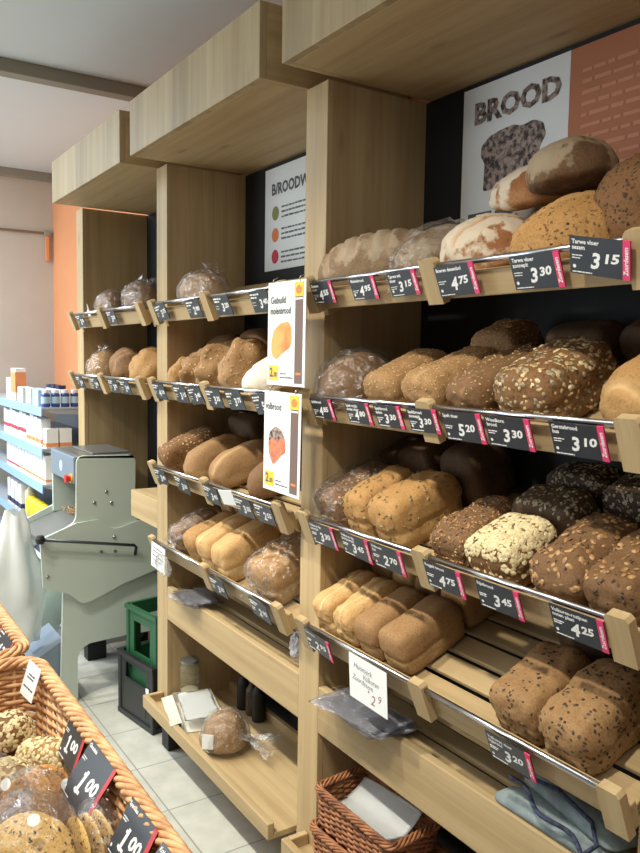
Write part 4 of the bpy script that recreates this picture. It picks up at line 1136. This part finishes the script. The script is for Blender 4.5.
# oven gloves
gl = empty('oven_gloves', (0.90, 0.055, 0.692)); tag(gl, 'grey oven gloves with blue cord on the beam of the nearest rack', 'oven gloves')
def glove(ang, dx, dy, dz, sc, name):
    outl = rounded([(-.17, -.035), (.10, -.055), (.16, -.05), (.165, .045), (.08, .055), (-.03, .045), (-.07, .085), (-.11, .08), (-.09, .035), (-.165, .03)], .025)
    bm = bmesh.new()
    n = len(outl); cx = sum(p[0] for p in outl) / n; cy = sum(p[1] for p in outl) / n
    rings = []
    for s_, z in ((1.0, .008), (1.0, .016), (.9, .028), (.6, .036), (.25, .038)):
        rings.append([bm.verts.new((cx + (x - cx) * s_, cy + (y - cy) * s_, z + .004 * math.sin(x * 40 + s_ * 5))) for x, y in outl])
    b0 = [bm.verts.new((x * .97, y * .97, .0)) for x, y in outl]
    rings.insert(0, b0)
    for a, b in zip(rings, rings[1:]):
        for k in range(n): bm.faces.new((a[k], a[(k + 1) % n], b[(k + 1) % n], b[k]))
    bm.faces.new(b0[::-1]); bm.faces.new(rings[-1])
    o = bm_obj(name, bm, GREYCLOTH, gl, True); o.location = (dx, dy, dz); o.rotation_euler = (0, 0, R(ang)); o.scale = (sc, sc, sc)
glove(4, 0.0, -.01, 0.0, .85, 'glove')
glove(-8, 0.02, .02, .034, .8, 'glove')
tube('hanging_cord', [(-.09 + .2 * t / 20, -.055 + .012 * math.sin(t * .5) - .02 * t / 20, .075 - .045 * t / 20) for t in range(21)] + [(.12, -.055, .045), (.09, -.03, .065), (.0, -.015, .078), (-.08, -.03, .078)], .0045, BLUECORD, gl, 8)

# bottom tray of the middle rack
half = bread(T((-0.555, 0.04, 0.2136)) @ RZm(62), 'bagged wholemeal half loaf with white label on the bottom tray', 'batard', .155, .19, .125, B_TAN, .003, seeds=[(260, .003, 'seed', SESAME, -.3)], wrap=((.05, -.05, .07), (.17, -.12, .06), .06), sub=5)
o = box('white_label', (-.02, -.001, 0), (.02, .001, .05), PAPER, half, 0); o.matrix_parent_inverse = (T((-0.555, 0.04, 0.2136)) @ RZm(62)).inverted()
o.location = (-.508, -.05, .25); o.rotation_euler = (R(-8), 0, R(48))
ct = empty('cardboard_carton', (-.83, .055, .2136), (0, 0, R(-14))); tag(ct, 'opened white cardboard carton lying on the left of the bottom tray', 'carton')
box('carton_base', (-.13, -.075, 0), (.13, .075, .003), CARD, ct, .001)
box('carton_side', (-.13, -.078, 0), (.13, -.075, .038), CARD, ct, .001)
box('carton_side', (-.13, .075, 0), (.13, .078, .045), CARD, ct, .001)
box('carton_end', (-.132, -.075, 0), (-.13, .075, .045), CARD, ct, .001)
o = box('carton_flap', (-.13, -.045, 0), (.12, 0, .003), CARD, ct, .001); o.location = (0, -.075, .037); o.rotation_euler = (R(12), 0, 0)
o = sheet('paper_sheet', T((-.81, .05, .268)) @ RZm(-14) @ Matrix.Rotation(R(6), 4, 'Y'), .2, .13, PAPER, amp=.003, seed=9); tag(o, 'white sheet of paper resting on the opened carton', 'paper')
j = empty('glass_jar', (-.945, .075, .2136)); tag(j, 'tall clear glass jar with contents, standing on the bottom tray', 'jar')
lathe('glass', [(.038, 0), (.04, .01), (.04, .15), (.034, .16), (.034, .172)], (0, 0, 0), GLASS, j, 28)
lathe('lid', [(.0, .172), (.037, .172), (.037, .182), (.0, .182)], (0, 0, 0), STEEL, j, 28)
lathe('contents', [(.0, .004), (.034, .004), (.034, .06), (.0, .062)], (0, 0, 0), CREAM, j, 20)
for i, (x, y, mt, hh, lab) in enumerate([(-.80, .24, B_DARKBR, .16, 'dark brown bottle in the shade at the back of the bottom tray'), (-.735, .245, REDKNOB, .15, 'red-capped bottle in the shade at the back of the bottom tray'), (-.675, .24, DARKSTEEL, .17, 'grey bottle in the shade at the back of the bottom tray')]):
    b = empty('bottle', (x, y, .2136)); tag(b, lab, 'bottle', 'bottles behind the bagged half loaf')
    lathe('body', [(.024, 0), (.026, .01), (.026, hh * .65), (.012, hh * .8), (.012, hh * .9)], (0, 0, 0), FOOT if i != 1 else DARKSEED, b, 20)
    lathe('cap', [(.0, hh * .9), (.014, hh * .9), (.014, hh), (.0, hh)], (0, 0, 0), mt, b, 16)
o = box('wooden_block', (-.35, .295, .2), (-.29, .325, .36), WZ, None, .003); tag(o, 'small upright wooden block behind the bottom tray of the middle rack', 'block')

# ------------------------------------------------------------------ bread slicer
s = empty('bread_slicer', (-1.86, 0, 0)); tag(s, 'grey-green bread slicing machine with lever and red button', 'bread slicer')
XP = -1.65 + 1.86; XL = -2.07 + 1.86
def sx(v): return v + 1.86
side = [(-.245, 0.0), (-.165, 0.0), (-.165, .20), (-.15, .24), (-.11, .262), (.05, .268), (.19, .268), (.21, .24), (.21, 0.0), (.27, 0), (.27, .72), (-.22, .72)]
prism('leg_panel', rounded(side, .012), 0, XP - .04, XP - .02, SLICER, s)
prism('leg_panel', rounded(side, .012), 0, XL, XL + .02, SLICER, s)
box('lower_body', (XL + .02, -.12, .33), (XP - .04, .26, .82), SLICER, s, .004)
up_ = [(-.164, 1.128), (-.14, 1.142), (.095, 1.133), (.11, 1.115), (.107, .84), (.13, .80), (.22, .765), (.27, .76), (.27, .60), (-.05, .60), (-.30, .62), (-.325, .70), (-.328, .778), (-.22, .815), (-.168, .845)]
prism('side_plate', rounded(up_, {1: .02, 0: .02, 2: .02, 3: .02, 4: .03, 5: .03, 14: .03, 13: .03}), 0, XP - .02, XP - .008, SLICER, s)
wing = [(-.33, .776), (-.30, .79), (-.17, .838), (-.06, .846), (.0, .79), (.1, .815), (.22, .835), (.27, .84), (.27, .60), (.215, .575), (.05, .53), (-.12, .462), (-.15, .462), (-.21, .52), (-.29, .545), (-.32, .56)]
prism('wing_plate', rounded(wing, {3: .03, 4: .03, 11: .02, 12: .02, 13: .02}), 0, XP - .008, XP + .004, SLICER, s)
box('control_panel', (XL, -.175, 1.012), (XP - .021, -.155, 1.135), SLICERD, s, .006)
box('top_plate', (XL, -.155, 1.128), (XP - .021, .1, 1.138), STEEL, s, .003)
box('top_tray', (XL + .04, -.08, 1.138), (XP - .05, .1, 1.146), STEEL, s, .004)
box('head_back', (XL, .02, .82), (XP - .021, .1, 1.128), DARKSTEEL, s, .004)
box('head_post', (XL, -.17, .82), (XL + .014, .02, 1.015), SLICER, s, .004)
box('blade_frame', (XL + .04, -.0, .83), (XP - .025, .018, 1.04), DARKSTEEL, s, .002)
bm = bmesh.new()
for k in range(22):
    add_box(bm, (XL + .05 + k * .0155, -.012, .83), (XL + .0515 + k * .0155, -.004, 1.04), 0)
bm_obj('blades', bm, STEEL, s)
prism('feed_table', [(-.315, .762), (-.11, .835), (-.01, .84), (-.01, .82), (-.315, .745)], 0, XL, XP - .021, STEEL, s)
prism('left_guide', rounded([(-.33, .74), (-.3, .79), (-.15, .86), (-.02, .9), (-.02, .7), (-.3, .65)], .012), 0, XL - .012, XL, SLICER, s)
rng = random.Random(3); VV, FF = [], []
sv, sf = seed_shape('seed')
for k in range(260):
    x, y = rng.uniform(XL + .05, XP - .05), rng.uniform(-.14, -.02) ; q = np.array([x, y, .838 + rng.uniform(0, .014)]); b0 = len(VV)
    VV += [tuple(q + c * rng.uniform(.004, .01)) for c in sv]; FF += [tuple(i + b0 for i in f) for f in sf]
me = bpy.data.meshes.new('bread_crumbs'); me.from_pydata(VV, [], FF); link('bread_crumbs', me, CARAMEL, s)['kind'] = 'stuff'
RY = Matrix.Rotation(R(90), 4, 'Y'); RX = Matrix.Rotation(R(90), 4, 'X')
for (y, z) in ((-.086, .923), (-.03, .969), (-.007, .916)):
    lathe('bolt', [(0, 0), (.008, 0), (.008, .003), (.005, .006), (0, .0065)], (0, 0, 0), STEEL, s, 12, T((XP - .008, y, z)) @ RY)
for (y, z) in ((-.06, .693), (.005, .689), (.001, .756), (-.3, .609)):
    lathe('bolt', [(0, 0), (.008, 0), (.008, .003), (.005, .006), (0, .0065)], (0, 0, 0), STEEL, s, 12, T((XP + .004, y, z)) @ RY)
lathe('button_base', [(0, 0), (.022, 0), (.022, .006), (0, .006)], (0, 0, 0), YELBASE, s, 20, T((XP - .05, -.175, 1.035)) @ RX)
lathe('red_button', [(0, 0), (.013, 0), (.013, .012), (.019, .014), (.019, .024), (0, .028)], (0, 0, 0), REDKNOB, s, 20, T((XP - .05, -.181, 1.035)) @ RX)
lathe('round_sticker', [(0, 0), (.026, 0), (.026, .001), (0, .001)], (0, 0, 0), LIGHTBLUE, s, 24, T((XL + .19, -.175, 1.072)) @ RX)
tube('lever_rod', [(XP + .03, -.33, .785), (XP + .03, .09, .712), (XP + .025, .1, .70), (XP + .004, .102, .66)], .007, DARKSTEEL, s, 10)
lathe('lever_knob', [(0, -.02), (.014, -.018), (.02, -.006), (.02, .006), (.014, .018), (0, .02)], (XP + .03, -.335, .786), RUBBER, s, 18)
tube('motor', [(XL + .08, .12, .27), (XP - .05, .12, .27)], .05, RUBBER, s, 18)
box('motor_mount', (XL + .1, .06, .3), (XP - .1, .2, .335), DARKSTEEL, s, .003)
prism('foot_cover', [(-.34, 0), (-.34, .22), (-.22, .29), (-.22, 0)], 0, XL + .1, XP - .05, SLICERD, s)
prism('pedal', [(-.42, .02), (-.345, .10), (-.345, .0), (-.42, .0)], 0, XL + .17, XP - .08, RUBBER, s)

# white thin bag hung on the front of the slicer
bm = bmesh.new(); nu, nv = 40, 22; rows = []
for j in range(nv + 1):
    t = j / nv; z = .885 - .60 * t; wx = .05 + .13 * min(1, t * 1.6) - .03 * max(0, t - .8) * 5 * .5; wy = .018 + .045 * math.sin(min(1, t * 1.15) * math.pi * .8)
    row = []
    for i in range(nu):
        a = 2 * math.pi * i / nu
        k = 1 + .13 * math.sin(5 * a + 3 * t) * (1 - .3 * t) + .16 * noise.noise(Vector((math.cos(a) * 2.2, math.sin(a) * 2.2, t * 5)))
        row.append(bm.verts.new((-1.80 + .02 * t + math.sin(a) * wy * k * 1.1, -.435 + .03 * (1 - t) + math.cos(a) * wx * k * .78, z + .015 * math.sin(3 * a) * (1 if j in (0, nv) else .2))))
    rows.append(row)
for a, b in zip(rows, rows[1:]):
    for i in range(nu): bm.faces.new((a[i], b[i], b[(i + 1) % nu], a[(i + 1) % nu]))
bm.faces.new(rows[-1])
bmesh.ops.recalc_face_normals(bm, faces=bm.faces)
o = bm_obj('white_plastic_bag', bm, BAGWHITE, None, True); tag(o, 'thin white plastic bag hanging on the front of the bread slicer', 'plastic bag')

# ------------------------------------------------------------------ crates
def crate(M, w, d, h, mat, label, window, handle_z):
    r = empty('plastic_crate'); r.matrix_world = M; tag(r, label, 'crate')
    th = .008
    box('crate_floor', (-w / 2, -d / 2, 0), (w / 2, d / 2, .01), mat, r, .002)
    def wall(fixed, ax, L):
        o = L / 2; ww = o * window[0]; z0, z1 = h * window[1], h * window[2]
        f0, f1 = (fixed, fixed + th) if fixed < 0 else (fixed - th, fixed)
        for a0, a1, b0, b1 in ((-o, -ww, .01, h), (ww, o, .01, h), (-ww, ww, .01, z0), (-ww, ww, z1, h)):
            yield ((a0, f0, b0), (a1, f1, b1)) if ax == 0 else ((f0, a0, b0), (f1, a1, b1))
    for nm, fx, ax, L in (('long_wall', -d / 2, 0, w), ('long_wall', d / 2, 0, w), ('short_wall', -w / 2, 1, d - 2 * th), ('short_wall', w / 2, 1, d - 2 * th)):
        bm = bmesh.new()
        for lo, hi in wall(fx, ax, L): add_box(bm, lo, hi, .0)
        bmesh.ops.remove_doubles(bm, verts=bm.verts, dist=1e-5)
        bm_obj(nm, bm, mat, r)
    bm = bmesh.new()
    for lo, hi in (((-w / 2 - .01, -d / 2 - .01, h - .02), (w / 2 + .01, -d / 2, h)), ((-w / 2 - .01, d / 2, h - .02), (w / 2 + .01, d / 2 + .01, h)), ((-w / 2 - .01, -d / 2, h - .02), (-w / 2, d / 2, h)), ((w / 2, -d / 2, h - .02), (w / 2 + .01, d / 2, h))):
        add_box(bm, lo, hi, 0)
    bmesh.ops.remove_doubles(bm, verts=bm.verts, dist=1e-5)
    bm_obj('crate_rim', bm, mat, r)
    for sx_ in (-1, 1):
        for sy_ in (-1, 1):
            x, y = sx_ * w / 2, sy_ * d / 2
            box('corner_post', (x - .012 - .006 * sx_, y - .012 - .006 * sy_, 0), (x + .012 - .006 * sx_ , y + .012 - .006 * sy_, h), mat, r, .005)
    box('base_skirt', (-w / 2 - .008, -d / 2 - .008, 0), (w / 2 + .008, d / 2 + .008, .025), mat, r, .005)
    return r
MC = T((-1.345, .135, 0)) @ RZm(9)
cb = crate(MC, .295, .30, .29, CRATEB, 'black plastic crate on the floor, holding the green crate', (.62, .62, .86), .2)
box('inset_panel', (-.085, -.152, .05), (.085, -.1495, .17), CRATEB, cb, .001)
box('white_sticker', (.1, -.1585, .12), (.124, -.1565, .19), PAPER, cb, 0)
cg = crate(MC @ T((0.008, 0.0, .05)), .25, .25, .45, CRATEG, 'green plastic bottle crate standing inside the black crate', (.55, .55, .86), .4)

# ------------------------------------------------------------------ store shelf with chemist goods
g = empty('store_shelf', (-3.2, 0, 0)); tag(g, 'metal store shelf with light blue price rails, far left', 'store shelf')
X0, X1 = -.8, .9
box('back_panel', (X0, .335, 0), (X1, .35, 1.32), GOND, g, .002)
box('base_plinth', (X0, -.15, 0), (X1, .335, .12), GOND, g, .003)
for z in (1.318, 1.105, .915, .675, .435, .15):
    box('shelf_board', (X0, -.16, z - .012), (X1, .335, z), GOND, g, .002)
    prism('price_rail', [(-.163, z - .045), (-.161, z + .002), (-.158, z + .002), (-.158, z - .045)], 0, X0, X1, GONDBLUE, g)
    prism('shelf_bracket', [(-.155, z - .014), (.335, z - .014), (.335, z - .06), (-.1, z - .03)], 0, X1 - .012, X1, GOND, g)
rng = random.Random(12)
def jar(x, y, z, i):
    b = empty('pill_jar', (x, y, z)); tag(b, 'blue white-capped jar at the top store shelf end, %s' % ['nearest the aisle', 'second from the aisle', 'third from the aisle', 'fourth from the aisle'][i], 'jar', 'blue jars on the top store shelf')
    lathe('body', [(.0, 0), (.021, 0), (.0225, .006), (.0225, .066), (.017, .074)], (0, 0, 0), BLUEJAR, b, 20)
    lathe('cap', [(.017, .073), (.0185, .074), (.0185, .09), (.0, .091)], (0, 0, 0), CAPW, b, 20)
    lathe('paper_label', [(.0228, .02), (.0228, .055)], (0, 0, 0), LIGHTBLUE, b, 20)
for i in range(4): jar(-2.345, -.128 + .05 * i, 1.319, i)
def carton(x, y, z, w, d, h, mat, label, group, band=None, bz=.3, bh=.04):
    b = box('carton', (x - w / 2, y - d / 2, z), (x + w / 2, y + d / 2, z + h), mat, None, .001); tag(b, label, 'box', group)
    if band is not None:
        s_ = box('printed_band', (x - w / 2 - .0006, y - d / 2 - .0006, z + h * bz), (x + w / 2 + .0006, y + d / 2 + .0006, z + h * bz + bh), band, b, 0)
G = 'cartons on the store shelf'
carton(-2.50, -.105, 1.319, .13, .08, .085, LIGHTBLUE, 'light blue carton beside the blue jars on the top store shelf', G)
carton(-2.68, -.10, 1.319, .13, .08, .085, LIGHTBLUE, 'second light blue carton from the blue jars on the top store shelf', G)
for i in range(3):
    b = empty('pill_jar', (-2.46 - .1 * i, -.02, 1.319)); tag(b, 'navy-capped jar behind the light blue cartons, %s' % ['nearest the blue jars', 'middle one', 'farthest one'][i], 'jar', 'navy-capped jars')
    lathe('body', [(.0, 0), (.03, 0), (.03, .085), (.024, .09)], (0, 0, 0), CAPW, b, 18); lathe('cap', [(.027, .09), (.027, .108), (0, .109)], (0, 0, 0), NAVY, b, 18)
carton(-3.02, -.12, 1.319, .12, .06, .19, WHITEBOX, 'tall white and orange carton on the top store shelf', G, ORANGEBOX, .25, .12)
carton(-2.86, -.115, 1.319, .13, .06, .085, WHITEBOX, 'low white carton right of the tall one on the top store shelf', G)
carton(-3.18, -.115, 1.319, .13, .06, .13, WHITEBOX, 'white carton left of the tall one on the top store shelf', G)
carton(-2.345, -.105, 1.106, .07, .062, .1, WHITEBOX, 'white carton with orange foot at the shelf end, nearest the aisle', G, ORANGEBOX, .06, .02)
carton(-2.345, -.035, 1.106, .07, .062, .1, WHITEBOX, 'white carton with orange foot at the shelf end, behind its twin', G, ORANGEBOX, .06, .02)
for i in range(11):
    x = -2.44 - .088 * i
    carton(x, -.115, 1.106, .078, .05, .145 + .006 * (i % 3), WHITEBOX, 'white carton in the row on the second store shelf, %s from its right end' % ['first', 'second', 'third', 'fourth', 'fifth', 'sixth', 'seventh', 'eighth', 'ninth', 'tenth', 'eleventh'][i], 'white cartons on the second shelf', BAND if i > 3 else ORANGEBOX, .28 if i > 3 else .1, .022)
for i in range(14):
    x = -2.345 - .07 * i
    carton(x, -.118, .916, .06, .045, .15 + .008 * ((i * 2) % 3), WHITEBOX, 'slim white carton on the third store shelf, %s from its right end' % ['first', 'second', 'third', 'fourth', 'fifth', 'sixth', 'seventh', 'eighth', 'ninth', 'tenth', 'eleventh', 'twelfth', 'thirteenth', 'fourteenth'][i], 'slim cartons on the third shelf', ORANGEBOX if i < 9 else BAND, .07, .012)
for i in range(5):
    x = -2.36 - .09 * i
    P_, F_, _v = loaf_verts('block', .08, .06, .11, rng, 3); me = bpy.data.meshes.new('yellow_pack'); me.from_pydata([tuple(p) for p in P_], [], F_)
    o = link('yellow_pack', me, YELPACK, None, True); o.location = (x, -.12, .676); tag(o, 'yellow pack on the fourth store shelf, %s from its right end' % ['first', 'second', 'third', 'fourth', 'fifth'][i], 'pack', 'yellow packs on the fourth shelf')
for i in range(4):
    carton(-2.93 - .1 * i, -.118, .676, .075, .05, .15, WHITEBOX, 'white tube box left of the yellow packs, %s from them' % ['first', 'second', 'third', 'fourth'][i], 'white boxes on the fourth shelf', NAVY, .06, .03)
b = empty('cream_bottle', (-2.84, -.1, .676)); tag(b, 'cream bottle standing left of the yellow packs on the store shelf', 'bottle')
lathe('body', [(0, 0), (.03, 0), (.032, .01), (.032, .12), (.012, .15)], (0, 0, 0), CREAM, b, 18); lathe('cap', [(.013, .15), (.013, .175), (0, .176)], (0, 0, 0), CARAMEL, b, 14)
for i in range(8):
    carton(-2.37 - .12 * i, -.115, .436, .1, .055, .13, NAVY if i % 3 else LIGHTBLUE, '%s pack on the fifth store shelf, %s from its right end' % ('navy' if i % 3 else 'light blue', ['first', 'second', 'third', 'fourth', 'fifth', 'sixth', 'seventh', 'eighth'][i]), 'packs on the fifth shelf', WHITEBOX, .4, .03)
